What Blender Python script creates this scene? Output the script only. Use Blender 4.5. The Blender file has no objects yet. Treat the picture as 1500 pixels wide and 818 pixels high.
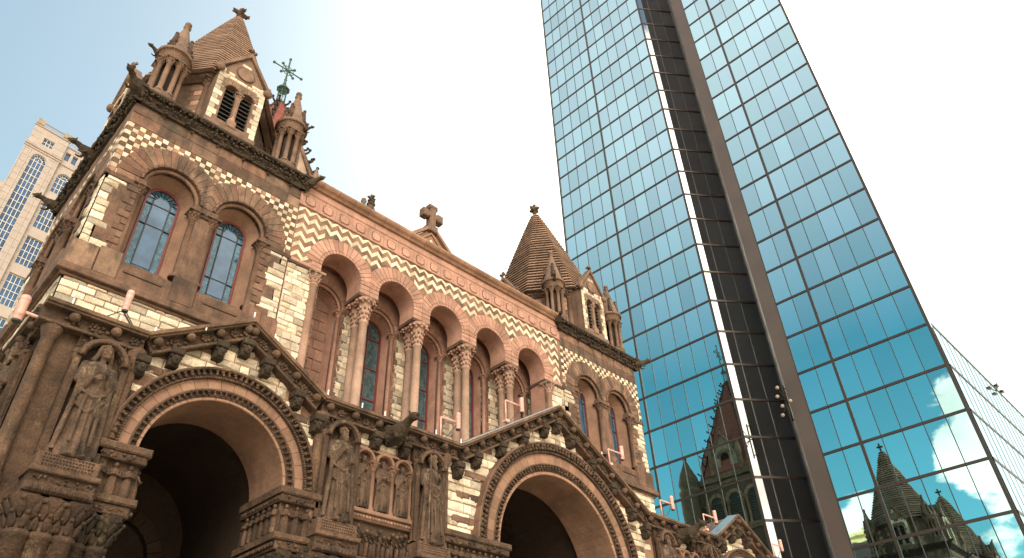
import bpy, math, random
from math import pi, sin, cos, radians, sqrt, hypot, atan2
from mathutils import Vector, Matrix
from mathutils.geometry import tessellate_polygon
random.seed(7)
RND = random.Random(11)
scene = bpy.context.scene
COL = scene.collection

# ------------------------------------------------------------------ camera
W0, FPX = 1500.0, 1037.3
cam_d = bpy.data.cameras.new('camera'); cam = bpy.data.objects.new('camera', cam_d); COL.objects.link(cam)
CX = Vector((0.709, -0.7045, -0.0334)); CY = Vector((0.4037, 0.4443, -0.7997)); CZ = Vector((0.5781, 0.5535, 0.5995))
CZ.normalize(); CX = (CX - CZ * CX.dot(CZ)).normalized(); CY = CZ.cross(CX).normalized()
# rows of R map world -> camera axes (right, down, forward)
EX, EY, EZ = CX, CY, CZ
RIGHT, DOWN, FWD = EX, EY, EZ
M = Matrix((RIGHT, -DOWN, -FWD)).transposed().to_4x4()
CAMLOC = Vector((0, 0, 1.6))
M.translation = CAMLOC
cam.matrix_world = M
cam_d.sensor_fit = 'HORIZONTAL'; cam_d.sensor_width = 36.0; cam_d.lens = 36.0 * FPX / W0
cam_d.clip_start = 0.1; cam_d.clip_end = 5000
scene.camera = cam
scene.render.resolution_x = 1024; scene.render.resolution_y = 558

def proj(p):
    d = Vector(p) - CAMLOC
    z = d.dot(FWD)
    if z <= 0.01: return None
    return 750 + FPX * d.dot(RIGHT) / z, 409 + FPX * d.dot(DOWN) / z

# ------------------------------------------------------------------ world, sun, exposure
SUN_EL, SUN_AZ = radians(54), radians(16)          # azimuth from +X towards +Y
EXPOSURE = 1.12
world = bpy.data.worlds.new('World'); scene.world = world; world.use_nodes = True
nt = world.node_tree; nt.nodes.clear()
def N(t, **k):
    n = nt.nodes.new(t)
    for a, b in k.items(): setattr(n, a, b)
    return n
def L(a, b): nt.links.new(a, b)
out = N('ShaderNodeOutputWorld'); bg = N('ShaderNodeBackground'); bg.inputs[1].default_value = 0.1
sky = N('ShaderNodeTexSky'); sky.sky_type = 'NISHITA'; sky.sun_disc = False
sky.sun_elevation = SUN_EL; sky.sun_rotation = pi / 2 - SUN_AZ; sky.air_density = 1.3; sky.dust_density = 2.2; sky.ozone_density = 1.2
tc = N('ShaderNodeTexCoord'); sep = N('ShaderNodeSeparateXYZ'); L(tc.outputs['Generated'], sep.inputs[0])
mp = N('ShaderNodeMapping'); mp.inputs['Scale'].default_value = (1, 1, 1.9); mp.inputs['Location'].default_value = (0.35, 0.1, 0.0)
L(tc.outputs['Generated'], mp.inputs[0])
no = N('ShaderNodeTexNoise'); no.inputs['Scale'].default_value = 6.5; no.inputs['Detail'].default_value = 10; no.inputs['Roughness'].default_value = .58
L(mp.outputs[0], no.inputs[0])
def math_(op, a, b=None, c=None, clamp=False):
    n = N('ShaderNodeMath', operation=op); n.use_clamp = clamp
    for i, q in enumerate((a, b, c)):
        if q is None: continue
        if isinstance(q, (int, float)): n.inputs[i].default_value = q
        else: L(q, n.inputs[i])
    return n.outputs[0]
# a few cumulus low in the west, an unseen bright southern bank added to light the front, open sky elsewhere
def bump(c, r, amp):
    v = N('ShaderNodeVectorMath', operation='DISTANCE'); L(tc.outputs['Generated'], v.inputs[0]); v.inputs[1].default_value = c
    m_ = N('ShaderNodeMapRange'); m_.interpolation_type = 'SMOOTHSTEP'; L(v.outputs['Value'], m_.inputs[0]); m_.inputs[1].default_value = 0; m_.inputs[2].default_value = r; m_.inputs[3].default_value = amp; m_.inputs[4].default_value = 0
    return m_.outputs[0]
mask = bump((-.947, .07, .325), .21, .66)
for c, r, a in (((-.925, .262, .272), .085, .55), ((-.115, -.925, .37), .2, .45), ((-.96, .02, .40), .09, .4), ((-.955, -.15, .2), .3, .4)):
    mask = math_('MAXIMUM', mask, bump(c, r, a))
south = math_('MULTIPLY', math_('SUBTRACT', -0.12, sep.outputs[1], clamp=True), 1.1)
south = math_('MULTIPLY', south, math_('SUBTRACT', 1.35, sep.outputs[2], clamp=True))
mask = math_('MAXIMUM', mask, south)
thr = math_('ADD', mask, no.outputs[0])
cl = N('ShaderNodeMapRange'); cl.inputs['From Min'].default_value = 0.80; cl.inputs['From Max'].default_value = 0.87
cl.interpolation_type = 'SMOOTHSTEP'; L(thr, cl.inputs[0])
no2 = N('ShaderNodeTexNoise'); no2.inputs['Scale'].default_value = 7; no2.inputs['Detail'].default_value = 6; L(mp.outputs[0], no2.inputs[0])
cr = N('ShaderNodeMapRange'); cr.inputs['From Min'].default_value = .35; cr.inputs['From Max'].default_value = .62; cr.inputs['To Min'].default_value = 8; cr.inputs['To Max'].default_value = 13
L(no2.outputs[0], cr.inputs[0])
# extra brightness added to the unseen southern bank, for directional light on the front
fill_glow = N('ShaderNodeMath', operation='MULTIPLY'); L(cr.outputs[0], fill_glow.inputs[0]); L(math_('ADD', bump((-.55, -.62, .56), .6, 9.5), 1.0), fill_glow.inputs[1])
cc = N('ShaderNodeCombineColor'); L(fill_glow.outputs[0], cc.inputs[0]); L(math_('MULTIPLY', fill_glow.outputs[0], .97), cc.inputs[1]); L(math_('MULTIPLY', fill_glow.outputs[0], .92), cc.inputs[2])
tint = N('ShaderNodeMix', data_type='RGBA'); tint.blend_type = 'MULTIPLY'; tint.inputs[0].default_value = 1; L(sky.outputs[0], tint.inputs[6])
# deeper blue sky opposite the sun
wf = math_('MULTIPLY', math_('SUBTRACT', -.15, sep.outputs[0], clamp=True), 2.2, clamp=True)
tw = N('ShaderNodeMix', data_type='RGBA'); L(wf, tw.inputs[0]); tw.inputs[6].default_value = (.98, 1.08, .98, 1); tw.inputs[7].default_value = (.46, 1.12, 1.06, 1); L(tw.outputs[2], tint.inputs[7])
# pale lilac haze added to the western sky, imitating flare on the upper glass
vf = math_('MULTIPLY', math_('MULTIPLY', math_('SUBTRACT', sep.outputs[2], .46, clamp=True), 2.1, clamp=True), math_('MULTIPLY', math_('SUBTRACT', -.2, sep.outputs[0], clamp=True), 2.4, clamp=True), clamp=True)
flare_veil = N('ShaderNodeMix', data_type='RGBA'); L(vf, flare_veil.inputs[0]); L(tint.outputs[2], flare_veil.inputs[6]); flare_veil.inputs[7].default_value = (9.6, 8.4, 9.4, 1)
mx = N('ShaderNodeMix', data_type='RGBA'); L(cl.outputs[0], mx.inputs[0]); L(flare_veil.outputs[2], mx.inputs[6]); L(cc.outputs[0], mx.inputs[7])
L(mx.outputs[2], bg.inputs[0]); L(bg.outputs[0], out.inputs[0])
sun_d = bpy.data.lights.new('sun', 'SUN'); sun = bpy.data.objects.new('sun', sun_d); COL.objects.link(sun)
sun_d.energy = 4.0; sun_d.angle = radians(0.53); sun_d.color = (1, .93, .82)
SV = Vector((cos(SUN_EL) * cos(SUN_AZ), cos(SUN_EL) * sin(SUN_AZ), sin(SUN_EL)))
sun.rotation_mode = 'QUATERNION'; sun.rotation_quaternion = SV.to_track_quat('Z', 'Y')
vs = scene.view_settings; vs.view_transform = 'Standard'; vs.look = 'None'; vs.gamma = 1; vs.exposure = EXPOSURE; vs.use_curve_mapping = False
try:
    vs.use_white_balance = True; vs.white_balance_temperature = 7500; vs.white_balance_tint = 8
except Exception: pass
scene.cycles.max_bounces = 8; scene.cycles.glossy_bounces = 5; scene.cycles.diffuse_bounces = 4

# ------------------------------------------------------------------ materials
def new_mat(name):
    m = bpy.data.materials.new(name); m.use_nodes = True
    t = m.node_tree; t.nodes.clear()
    o = t.nodes.new('ShaderNodeOutputMaterial'); b = t.nodes.new('ShaderNodeBsdfPrincipled')
    t.links.new(b.outputs[0], o.inputs[0])
    return m, t, b
def stone(name, base, base2=None, stain=(.05, .038, .028), amt=.4, scale=1.0, bump=.5, rough=.88, streak=.5, fine=.25, spec=.3, lichen=None):
    m, t, b = new_mat(name)
    n = t.nodes.new; l = t.links.new
    tcn = n('ShaderNodeTexCoord'); at = n('ShaderNodeAttribute'); at.attribute_name = 'Tone'
    base2 = base2 or tuple(c * .72 for c in base)
    n1 = n('ShaderNodeTexNoise'); n1.inputs['Scale'].default_value = 1.3 * scale; n1.inputs['Detail'].default_value = 8; n1.inputs['Roughness'].default_value = .65
    l(tcn.outputs['Object'], n1.inputs[0])
    r1 = n('ShaderNodeMapRange'); r1.inputs[1].default_value = .35; r1.inputs[2].default_value = .65; l(n1.outputs[0], r1.inputs[0])
    m1 = n('ShaderNodeMix'); m1.data_type = 'RGBA'; m1.inputs[6].default_value = (*base, 1); m1.inputs[7].default_value = (*base2, 1); l(r1.outputs[0], m1.inputs[0])
    m2 = n('ShaderNodeMix'); m2.data_type = 'RGBA'; m2.blend_type = 'MULTIPLY'; m2.inputs[0].default_value = 1; l(m1.outputs[2], m2.inputs[6]); l(at.outputs['Color'], m2.inputs[7])
    # fine speckle
    n2 = n('ShaderNodeTexNoise'); n2.inputs['Scale'].default_value = 14 * scale; n2.inputs['Detail'].default_value = 6; n2.inputs['Roughness'].default_value = .7
    l(tcn.outputs['Object'], n2.inputs[0])
    r2 = n('ShaderNodeMapRange'); r2.inputs[1].default_value = .3; r2.inputs[2].default_value = .7; r2.inputs[3].default_value = 1 - fine; r2.inputs[4].default_value = 1 + fine
    l(n2.outputs[0], r2.inputs[0])
    m3 = n('ShaderNodeMix'); m3.data_type = 'RGBA'; m3.blend_type = 'MULTIPLY'; m3.inputs[0].default_value = 1; l(m2.outputs[2], m3.inputs[6]); l(r2.outputs[0], m3.inputs[7])
    # soot and water streaks, long in z
    mpn = n('ShaderNodeMapping'); mpn.inputs['Scale'].default_value = (2.6, 2.6, .45); l(tcn.outputs['Object'], mpn.inputs[0])
    n3 = n('ShaderNodeTexNoise'); n3.inputs['Scale'].default_value = 1.1; n3.inputs['Detail'].default_value = 9; n3.inputs['Roughness'].default_value = .68; l(mpn.outputs[0], n3.inputs[0])
    n4 = n('ShaderNodeTexNoise'); n4.inputs['Scale'].default_value = .8 * scale; n4.inputs['Detail'].default_value = 7; n4.inputs['Roughness'].default_value = .7; l(tcn.outputs['Object'], n4.inputs[0])
    mixn = n('ShaderNodeMix'); mixn.inputs[0].default_value = streak; l(n4.outputs[0], mixn.inputs[2]); l(n3.outputs[0], mixn.inputs[3])
    r3 = n('ShaderNodeMapRange'); r3.inputs[1].default_value = .62 - .2 * amt; r3.inputs[2].default_value = .78 - .2 * amt; r3.inputs[4].default_value = min(1, .45 + amt * .6); l(mixn.outputs[0], r3.inputs[0])
    m4 = n('ShaderNodeMix'); m4.data_type = 'RGBA'; l(r3.outputs[0], m4.inputs[0]); l(m3.outputs[2], m4.inputs[6]); m4.inputs[7].default_value = (*stain, 1)
    last = m4
    if lichen:
        n5 = n('ShaderNodeTexNoise'); n5.inputs['Scale'].default_value = 1.9; n5.inputs['Detail'].default_value = 8; n5.inputs['Roughness'].default_value = .75
        mp5 = n('ShaderNodeMapping'); mp5.inputs['Location'].default_value = (7, 3, 1); mp5.inputs['Scale'].default_value = (1.4, 1.4, .7); l(tcn.outputs['Object'], mp5.inputs[0]); l(mp5.outputs[0], n5.inputs[0])
        r5 = n('ShaderNodeMapRange'); r5.inputs[1].default_value = .58; r5.inputs[2].default_value = .72; r5.inputs[4].default_value = .8; l(n5.outputs[0], r5.inputs[0])
        m5 = n('ShaderNodeMix'); m5.data_type = 'RGBA'; l(r5.outputs[0], m5.inputs[0]); l(last.outputs[2], m5.inputs[6]); m5.inputs[7].default_value = (*lichen, 1)
        last = m5
    l(last.outputs[2], b.inputs['Base Color'])
    b.inputs['Roughness'].default_value = rough; b.inputs['Specular IOR Level'].default_value = spec
    bn = n('ShaderNodeTexNoise'); bn.inputs['Scale'].default_value = 9 * scale; bn.inputs['Detail'].default_value = 10; bn.inputs['Roughness'].default_value = .62; l(tcn.outputs['Object'], bn.inputs[0])
    bp = n('ShaderNodeBump'); bp.inputs['Strength'].default_value = bump; bp.inputs['Distance'].default_value = .06; l(bn.outputs[0], bp.inputs['Height']); l(bp.outputs[0], b.inputs['Normal'])
    return m
def simple(name, col, rough=.6, metal=0, spec=.5, noise=0.0, nscale=8, bump=0):
    m, t, b = new_mat(name)
    n = t.nodes.new; l = t.links.new
    tcn = n('ShaderNodeTexCoord'); nn = n('ShaderNodeTexNoise'); nn.inputs['Scale'].default_value = nscale; nn.inputs['Detail'].default_value = 5; l(tcn.outputs['Object'], nn.inputs[0])
    r = n('ShaderNodeMapRange'); r.inputs[1].default_value = .3; r.inputs[2].default_value = .7; r.inputs[3].default_value = 1 - noise; r.inputs[4].default_value = 1 + noise; l(nn.outputs[0], r.inputs[0])
    at = n('ShaderNodeAttribute'); at.attribute_name = 'Tone'
    mm = n('ShaderNodeMix'); mm.data_type = 'RGBA'; mm.blend_type = 'MULTIPLY'; mm.inputs[0].default_value = 1; mm.inputs[6].default_value = (*col, 1); l(r.outputs[0], mm.inputs[7])
    m2 = n('ShaderNodeMix'); m2.data_type = 'RGBA'; m2.blend_type = 'MULTIPLY'; m2.inputs[0].default_value = 1; l(mm.outputs[2], m2.inputs[6]); l(at.outputs['Color'], m2.inputs[7])
    l(m2.outputs[2], b.inputs['Base Color'])
    b.inputs['Roughness'].default_value = rough; b.inputs['Metallic'].default_value = metal; b.inputs['Specular IOR Level'].default_value = spec
    if bump:
        bp = n('ShaderNodeBump'); bp.inputs['Strength'].default_value = bump; bp.inputs['Distance'].default_value = .03; l(nn.outputs[0], bp.inputs['Height']); l(bp.outputs[0], b.inputs['Normal'])
    return m

MT = {}
MT['cream'] = stone('cream_ashlar', (.70, .59, .455), (.50, .405, .30), stain=(.17, .11, .07), amt=.2, scale=1.6, bump=.75, fine=.3)
MT['brown'] = stone('brownstone', (.19, .105, .070), (.105, .058, .038), stain=(.035, .025, .018), amt=.8, scale=1.1, bump=.45, fine=.22)
MT['pink'] = stone('pink_sandstone', (.39, .21, .155), (.25, .135, .098), stain=(.10, .06, .045), amt=.42, scale=1.0, bump=.35, fine=.16)
MT['arch'] = stone('arch_sandstone', (.29, .16, .105), (.18, .10, .066), stain=(.07, .045, .03), amt=.35, scale=1.0, bump=.3, fine=.14)
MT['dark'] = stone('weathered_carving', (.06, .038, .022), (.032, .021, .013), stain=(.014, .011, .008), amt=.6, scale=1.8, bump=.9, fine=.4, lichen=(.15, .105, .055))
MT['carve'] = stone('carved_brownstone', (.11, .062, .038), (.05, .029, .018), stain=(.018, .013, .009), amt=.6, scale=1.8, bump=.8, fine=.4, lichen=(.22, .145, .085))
MT['turret'] = stone('turret_stone', (.20, .118, .082), (.12, .072, .05), stain=(.035, .026, .018), amt=.55, scale=1.3, bump=.5, fine=.22)
MT['roofstone'] = stone('stepped_roof_stone', (.26, .165, .118), (.17, .105, .075), stain=(.06, .042, .03), amt=.4, scale=1.0, bump=.4, fine=.2)
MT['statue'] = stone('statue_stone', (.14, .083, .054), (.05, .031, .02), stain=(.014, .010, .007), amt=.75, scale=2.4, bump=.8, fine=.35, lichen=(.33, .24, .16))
MT['redtile'] = stone('red_roof_tile', (.22, .06, .045), (.15, .045, .035), stain=(.08, .04, .03), amt=.3, scale=1.5, bump=.5)
MT['granite'] = stone('granite', (.50, .44, .35), (.40, .35, .28), stain=(.15, .12, .10), amt=.2, scale=1.0, bump=.3)
MT['beige'] = stone('beige_cladding', (.36, .30, .265), (.31, .255, .225), stain=(.35, .27, .22), amt=.1, scale=.5, bump=.1, fine=.06)
MT['cap'] = stone('parapet_stone', (.34, .27, .20), stain=(.1, .08, .06), amt=.3, bump=.2)
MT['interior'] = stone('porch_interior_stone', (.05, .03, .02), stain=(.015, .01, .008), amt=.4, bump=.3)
MT['redframe'] = simple('red_painted_frame', (.11, .016, .016), .45, noise=.15)
MT['lead'] = simple('leading', (.012, .012, .014), .6)
MT['louvre'] = simple('louvre_slat', (.035, .03, .026), .7, noise=.3)
MT['flash'] = simple('metal_flashing', (.35, .45, .50), .28, metal=.85, noise=.15)
MT['copper'] = simple('verdigris_copper', (.03, .065, .05), .6, metal=.2, noise=.4, nscale=5)
MT['lamp'] = simple('pink_lamp_enamel', (.52, .27, .215), .5, noise=.25, nscale=6)
MT['wire'] = simple('dark_cable', (.02, .02, .02), .6)
MT['clip'] = simple('white_clip', (.8, .8, .78), .4)
MT['bronze'] = simple('dark_bronze_mullion', (.045, .032, .027), .35, metal=.4, noise=.1)
MT['notch'] = simple('brown_notch_panel', (.075, .052, .043), .5, metal=.1, noise=.12, nscale=.3)
MT['notchglass'] = simple('notch_glass', (.50, .52, .52), .02, metal=1, noise=.05, nscale=.5)
MT['slate'] = simple('nave_roof_slate', (.12, .07, .055), .7, noise=.3, bump=.4)
MT['bglass'] = simple('blue_window_glass', (.02, .06, .14), .08, metal=.05, spec=.5, noise=.4, nscale=.5)
MT['white'] = simple('white_window_bar', (.62, .58, .52), .5)
MT['yellow'] = stone('yellow_facade', (.62, .50, .26), amt=.1, bump=.1)

def mirror_mat():
    m, t, b = new_mat('mirror_curtain_glass')
    n = t.nodes.new; l = t.links.new
    b.inputs['Base Color'].default_value = (.22, .50, .60, 1); b.inputs['Metallic'].default_value = 1; b.inputs['Roughness'].default_value = .012
    tcn = n('ShaderNodeTexCoord'); nn = n('ShaderNodeTexNoise'); nn.inputs['Scale'].default_value = .55; nn.inputs['Detail'].default_value = 1.5; l(tcn.outputs['Object'], nn.inputs[0])
    bp = n('ShaderNodeBump'); bp.inputs['Strength'].default_value = .05; bp.inputs['Distance'].default_value = .05; l(nn.outputs[0], bp.inputs['Height']); l(bp.outputs[0], b.inputs['Normal'])
    at = n('ShaderNodeAttribute'); at.attribute_name = 'Tone'
    mm = n('ShaderNodeMix'); mm.data_type = 'RGBA'; mm.blend_type = 'MULTIPLY'; mm.inputs[0].default_value = 1; mm.inputs[6].default_value = (.38, .61, .64, 1); l(at.outputs['Color'], mm.inputs[7]); l(mm.outputs[2], b.inputs['Base Color'])
    return m
MT['mirror'] = mirror_mat()
MT['mirror_pale'] = simple('pale_glass', (.72, .84, .88), .05, metal=1, noise=.04)
def stained_mat(name, cell, tint):
    m, t, b = new_mat(name)
    n = t.nodes.new; l = t.links.new
    tcn = n('ShaderNodeTexCoord')
    # leaded quarries: a lattice in object space on x+y and z so it works on either facing
    sepn = n('ShaderNodeSeparateXYZ'); l(tcn.outputs['Object'], sepn.inputs[0])
    ad = n('ShaderNodeMath'); ad.operation = 'ADD'; l(sepn.outputs[0], ad.inputs[0]); l(sepn.outputs[1], ad.inputs[1])
    cb = n('ShaderNodeCombineXYZ'); l(ad.outputs[0], cb.inputs[0]); l(sepn.outputs[2], cb.inputs[1])
    br = n('ShaderNodeTexBrick'); br.inputs['Scale'].default_value = 1; br.offset = .5
    br.inputs['Brick Width'].default_value = cell; br.inputs['Row Height'].default_value = cell * 1.25; br.inputs['Mortar Size'].default_value = cell * .07
    br.inputs['Color1'].default_value = (*tint, 1); br.inputs['Color2'].default_value = tuple(c * .45 for c in tint) + (1,); br.inputs['Mortar'].default_value = (.01, .01, .012, 1)
    l(cb.outputs[0], br.inputs[0]); l(br.outputs[0], b.inputs['Base Color'])
    rr = n('ShaderNodeMapRange'); rr.inputs[3].default_value = .06; rr.inputs[4].default_value = .6; l(br.outputs['Fac'], rr.inputs[0]); l(rr.outputs[0], b.inputs['Roughness'])
    b.inputs['Metallic'].default_value = .3; b.inputs['Specular IOR Level'].default_value = .9
    nn = n('ShaderNodeTexNoise'); nn.inputs['Scale'].default_value = 7; l(tcn.outputs['Object'], nn.inputs[0])
    bp = n('ShaderNodeBump'); bp.inputs['Strength'].default_value = .12; bp.inputs['Distance'].default_value = .02; l(nn.outputs[0], bp.inputs['Height']); l(bp.outputs[0], b.inputs['Normal'])
    return m
MT['stained'] = stained_mat('leaded_border_glass', .085, (.05, .16, .24))
MT['clear'] = simple('storm_glass', (.05, .10, .17), .07, metal=.3, spec=.9, noise=.25, nscale=2.2, bump=.12)
MT['quarry'] = stained_mat('leaded_quarry_glass', .13, (.10, .17, .18))

# ------------------------------------------------------------------ mesh builder
def _ico():
    t = (1 + sqrt(5)) / 2
    v = [(-1, t, 0), (1, t, 0), (-1, -t, 0), (1, -t, 0), (0, -1, t), (0, 1, t), (0, -1, -t), (0, 1, -t), (t, 0, -1), (t, 0, 1), (-t, 0, -1), (-t, 0, 1)]
    s = sqrt(1 + t * t); v = [tuple(c / s for c in p) for p in v]
    f = [(0, 11, 5), (0, 5, 1), (0, 1, 7), (0, 7, 10), (0, 10, 11), (1, 5, 9), (5, 11, 4), (11, 10, 2), (10, 7, 6), (7, 1, 8), (3, 9, 4), (3, 4, 2), (3, 2, 6), (3, 6, 8), (3, 8, 9), (4, 9, 5), (2, 4, 11), (6, 2, 10), (8, 6, 7), (9, 8, 1)]
    return v, f
ICO = _ico()
IDT = lambda x, y, z: (x, y, z)
class MB:
    def __init__(s, T=None, flip=False):
        s.V = []; s.F = []; s.C = []; s.S = []; s.T = T or IDT; s.flip = flip
    def add(s, vs_, fs, tone=1.0, smooth=False):
        k = len(s.V)
        if not isinstance(tone, tuple): tone = (tone, tone, tone)
        for p in vs_: s.V.append(s.T(*p)); s.C.append(tone)
        for f in fs:
            f = [i + k for i in f]
            s.F.append(f[::-1] if s.flip else f); s.S.append(smooth)
    def box(s, x0, x1, y0, y1, z0, z1, tone=1.0):
        v = [(x0, y0, z0), (x1, y0, z0), (x1, y1, z0), (x0, y1, z0), (x0, y0, z1), (x1, y0, z1), (x1, y1, z1), (x0, y1, z1)]
        s.add(v, [(0, 3, 2, 1), (4, 5, 6, 7), (0, 1, 5, 4), (1, 2, 6, 5), (2, 3, 7, 6), (3, 0, 4, 7)], tone)
    def bbox(s, x0, x1, y0, y1, z0, z1, b=.015, tone=1.0):          # box whose front (low y) edge is bevelled
        v = [(x0, y1, z0), (x1, y1, z0), (x1, y1, z1), (x0, y1, z1),
             (x0, y0 + b, z0), (x1, y0 + b, z0), (x1, y0 + b, z1), (x0, y0 + b, z1),
             (x0 + b, y0, z0 + b), (x1 - b, y0, z0 + b), (x1 - b, y0, z1 - b), (x0 + b, y0, z1 - b)]
        f = [(0, 1, 5, 4), (1, 2, 6, 5), (2, 3, 7, 6), (3, 0, 4, 7), (4, 5, 9, 8), (5, 6, 10, 9), (6, 7, 11, 10), (7, 4, 8, 11), (8, 9, 10, 11), (0, 3, 2, 1)]
        s.add(v, f, tone)
    def quad(s, a, b, c, d, tone=1.0): s.add([a, b, c, d], [(0, 1, 2, 3)], tone)
    def lathe(s, prof, c=(0, 0, 0), n=16, tone=1.0, smooth=True, a0=0.0, a1=2 * pi, flute=0, fl=.0, cap=True):
        full = abs(a1 - a0 - 2 * pi) < 1e-6
        m = n if full else n + 1
        v = []
        for (r, z) in prof:
            for i in range(m):
                a = a0 + (a1 - a0) * i / n
                rr = r * (1 + fl * cos(flute * a)) if flute else r
                v.append((c[0] + rr * cos(a), c[1] + rr * sin(a), c[2] + z))
        f = []
        for j in range(len(prof) - 1):
            for i in range(n):
                i2 = (i + 1) % m
                f.append((j * m + i, j * m + i2, (j + 1) * m + i2, (j + 1) * m + i))
        s.add(v, f, tone, smooth)
        if full and cap:
            if prof[0][0] > 1e-4: s.add(v[:m], [tuple(range(m))[::-1]], tone)
            if prof[-1][0] > 1e-4: s.add(v[-m:], [tuple(range(m))], tone)
    def ell(s, c, r, rot=None, tone=1.0, sub=0):
        v, f = (ICO if sub == 0 else ICO2)
        R_ = rot
        o = []
        for p in v:
            q = Vector((p[0] * r[0], p[1] * r[1], p[2] * r[2]))
            if R_ is not None: q = R_ @ q
            o.append((c[0] + q.x, c[1] + q.y, c[2] + q.z))
        s.add(o, f, tone, True)
    def tube(s, pts, rad, n=8, tone=1.0, cap=True):
        pts = [Vector(p) for p in pts]
        if not isinstance(rad, (list, tuple)): rad = [rad] * len(pts)
        v = []; up = Vector((0, 0, 1))
        for i, p in enumerate(pts):
            d = (pts[min(i + 1, len(pts) - 1)] - pts[max(i - 1, 0)]).normalized()
            a = d.cross(up)
            if a.length < 1e-3: a = d.cross(Vector((1, 0, 0)))
            a.normalize(); b = d.cross(a).normalized()
            for k in range(n):
                t = 2 * pi * k / n; q = p + (a * cos(t) + b * sin(t)) * rad[i]; v.append(tuple(q))
        f = []
        for j in range(len(pts) - 1):
            for i in range(n): f.append((j * n + i, j * n + (i + 1) % n, (j + 1) * n + (i + 1) % n, (j + 1) * n + i))
        if cap: f.append(tuple(range(n))[::-1]); f.append(tuple(range((len(pts) - 1) * n, len(pts) * n)))
        s.add(v, f, tone, True)
    def panel(s, outer, holes, y0, y1, tone=1.0, back=False, edges=True):
        loops = [[Vector((a, b, 0)) for a, b in outer]] + [[Vector((a, b, 0)) for a, b in h] for h in holes]
        tri = tessellate_polygon(loops)
        flat = [p for lp in loops for p in lp]
        v = [(p.x, y0, p.y) for p in flat]; ff = []
        for t in tri:
            a, b, c = (flat[i] for i in t)
            cr_ = (b - a).cross(c - a).z
            ff.append(tuple(t) if cr_ > 0 else tuple(t)[::-1])
        s.add(v, ff, tone)
        if back: s.add([(p.x, y1, p.y) for p in flat], [t[::-1] for t in ff], tone)
        if edges:
            for lp in loops:
                s.strip([(p.x, y0, p.y) for p in lp], [(p.x, y1, p.y) for p in lp], True, tone)
    def strip(s, A, B, closed=False, tone=1.0, smooth=False):
        n = len(A); f = []
        for i in range(n if closed else n - 1):
            j = (i + 1) % n
            f.append((i, j, n + j, n + i))
        s.add(list(A) + list(B), f, tone, smooth)
    def build(s, name, mat, parent=None, label=None, kind=None, group=None):
        me = bpy.data.meshes.new(name)
        o = bpy.data.objects.new(name, me); COL.objects.link(o)
        off = Vector((0, 0, 0))
        p = parent
        while p is not None: off += p.location; p = p.parent
        me.from_pydata([(a - off.x, b - off.y, c - off.z) for a, b, c in s.V], [], s.F)
        at = me.attributes.new('Tone', 'FLOAT_COLOR', 'POINT')
        fl = []
        for c in s.C: fl += [c[0], c[1], c[2], 1.0]
        at.data.foreach_set('color', fl)
        me.polygons.foreach_set('use_smooth', s.S)
        me.materials.append(MT[mat] if isinstance(mat, str) else mat); me.update()
        if parent is not None: o.parent = parent
        if label: o['label'] = label
        if kind: o['kind'] = kind
        if group: o['group'] = group
        return o
def _sub(v, f):
    v = [Vector(p) for p in v]; c = {}; nf = []
    def mid(a, b):
        k = (min(a, b), max(a, b))
        if k not in c: v.append(((v[a] + v[b]) / 2).normalized()); c[k] = len(v) - 1
        return c[k]
    for a, b, d in f:
        x, y, z = mid(a, b), mid(b, d), mid(d, a)
        nf += [(a, x, z), (b, y, x), (d, z, y), (x, y, z)]
    return [tuple(p) for p in v], nf
ICO2 = _sub(*ICO)
def thing(name, label, cat, loc=(0, 0, 0), group=None):
    o = bpy.data.objects.new(name, None); COL.objects.link(o); o.location = loc; o.empty_display_size = .3
    o['label'] = label; o['category'] = cat
    if group: o['group'] = group
    return o
def tag(o, label, cat, group=None):
    o['label'] = label; o['category'] = cat
    if group: o['group'] = group
    return o
def rt(lo, hi): return RND.uniform(lo, hi)
def rrot(): return Matrix.Rotation(rt(0, 6.28), 3, 'X') @ Matrix.Rotation(rt(0, 6.28), 3, 'Z')

# ------------------------------------------------------------------ masonry vocabulary
def arch_loop(cx, zb, zs, r, n=20, k=1.0):
    p = [(cx + r, zb)]
    for i in range(n + 1):
        a = pi * i / n; p.append((cx + r * cos(a), zs + k * r * sin(a)))
    p.append((cx - r, zb))
    return p
def tone_cream():
    t = rt(.50, 1.15); w = rt(-.10, .05)
    if RND.random() < .08: t *= .7
    return (t, t * (1 + w * .5), t * (1 + w))
def tone_brown():
    t = rt(.55, 1.35); w = rt(-.08, .12)
    return (t, t * (1 + w), t * (1 + w))
def ashlar(mb, s0, s1, z0, z1, y, keep=None, h=(.19, .36), w=(.28, .72), tone=tone_cream, th=.03, jit=.02, gap=.008):
    z = z0
    while z < z1 - .03:
        hh = rt(*h)
        if z + hh > z1 - .1: hh = z1 - z
        s = s0 + rt(-w[0], 0)
        while s < s1:
            ww = rt(*w); a, b = max(s, s0), min(s + ww, s1)
            s += ww
            if b - a < .05: continue
            if s1 - b < .1: b = s1; s = s1 + 1
            if keep and not (keep((a + b) / 2, z + hh / 2) and keep(a, z + hh / 2) and keep(b, z + hh / 2)):
                continue
            g = gap; i = .022
            d = [y - th - rt(-jit, jit) for _ in range(5)]
            v = [(a + g, y, z + g), (b - g, y, z + g), (b - g, y, z + hh - g), (a + g, y, z + hh - g),
                 (a + g + i, d[0], z + g + i), (b - g - i, d[1], z + g + i), (b - g - i, d[2], z + hh - g - i), (a + g + i, d[3], z + hh - g - i), ((a + b) / 2 + rt(-.1, .1) * (b - a), d[4] - jit, z + hh * rt(.35, .65))]
            mb.add(v, [(0, 1, 5, 4), (1, 2, 6, 5), (2, 3, 7, 6), (3, 0, 4, 7), (4, 5, 8), (5, 6, 8), (6, 7, 8), (7, 4, 8)], tone())
        z += hh
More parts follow.
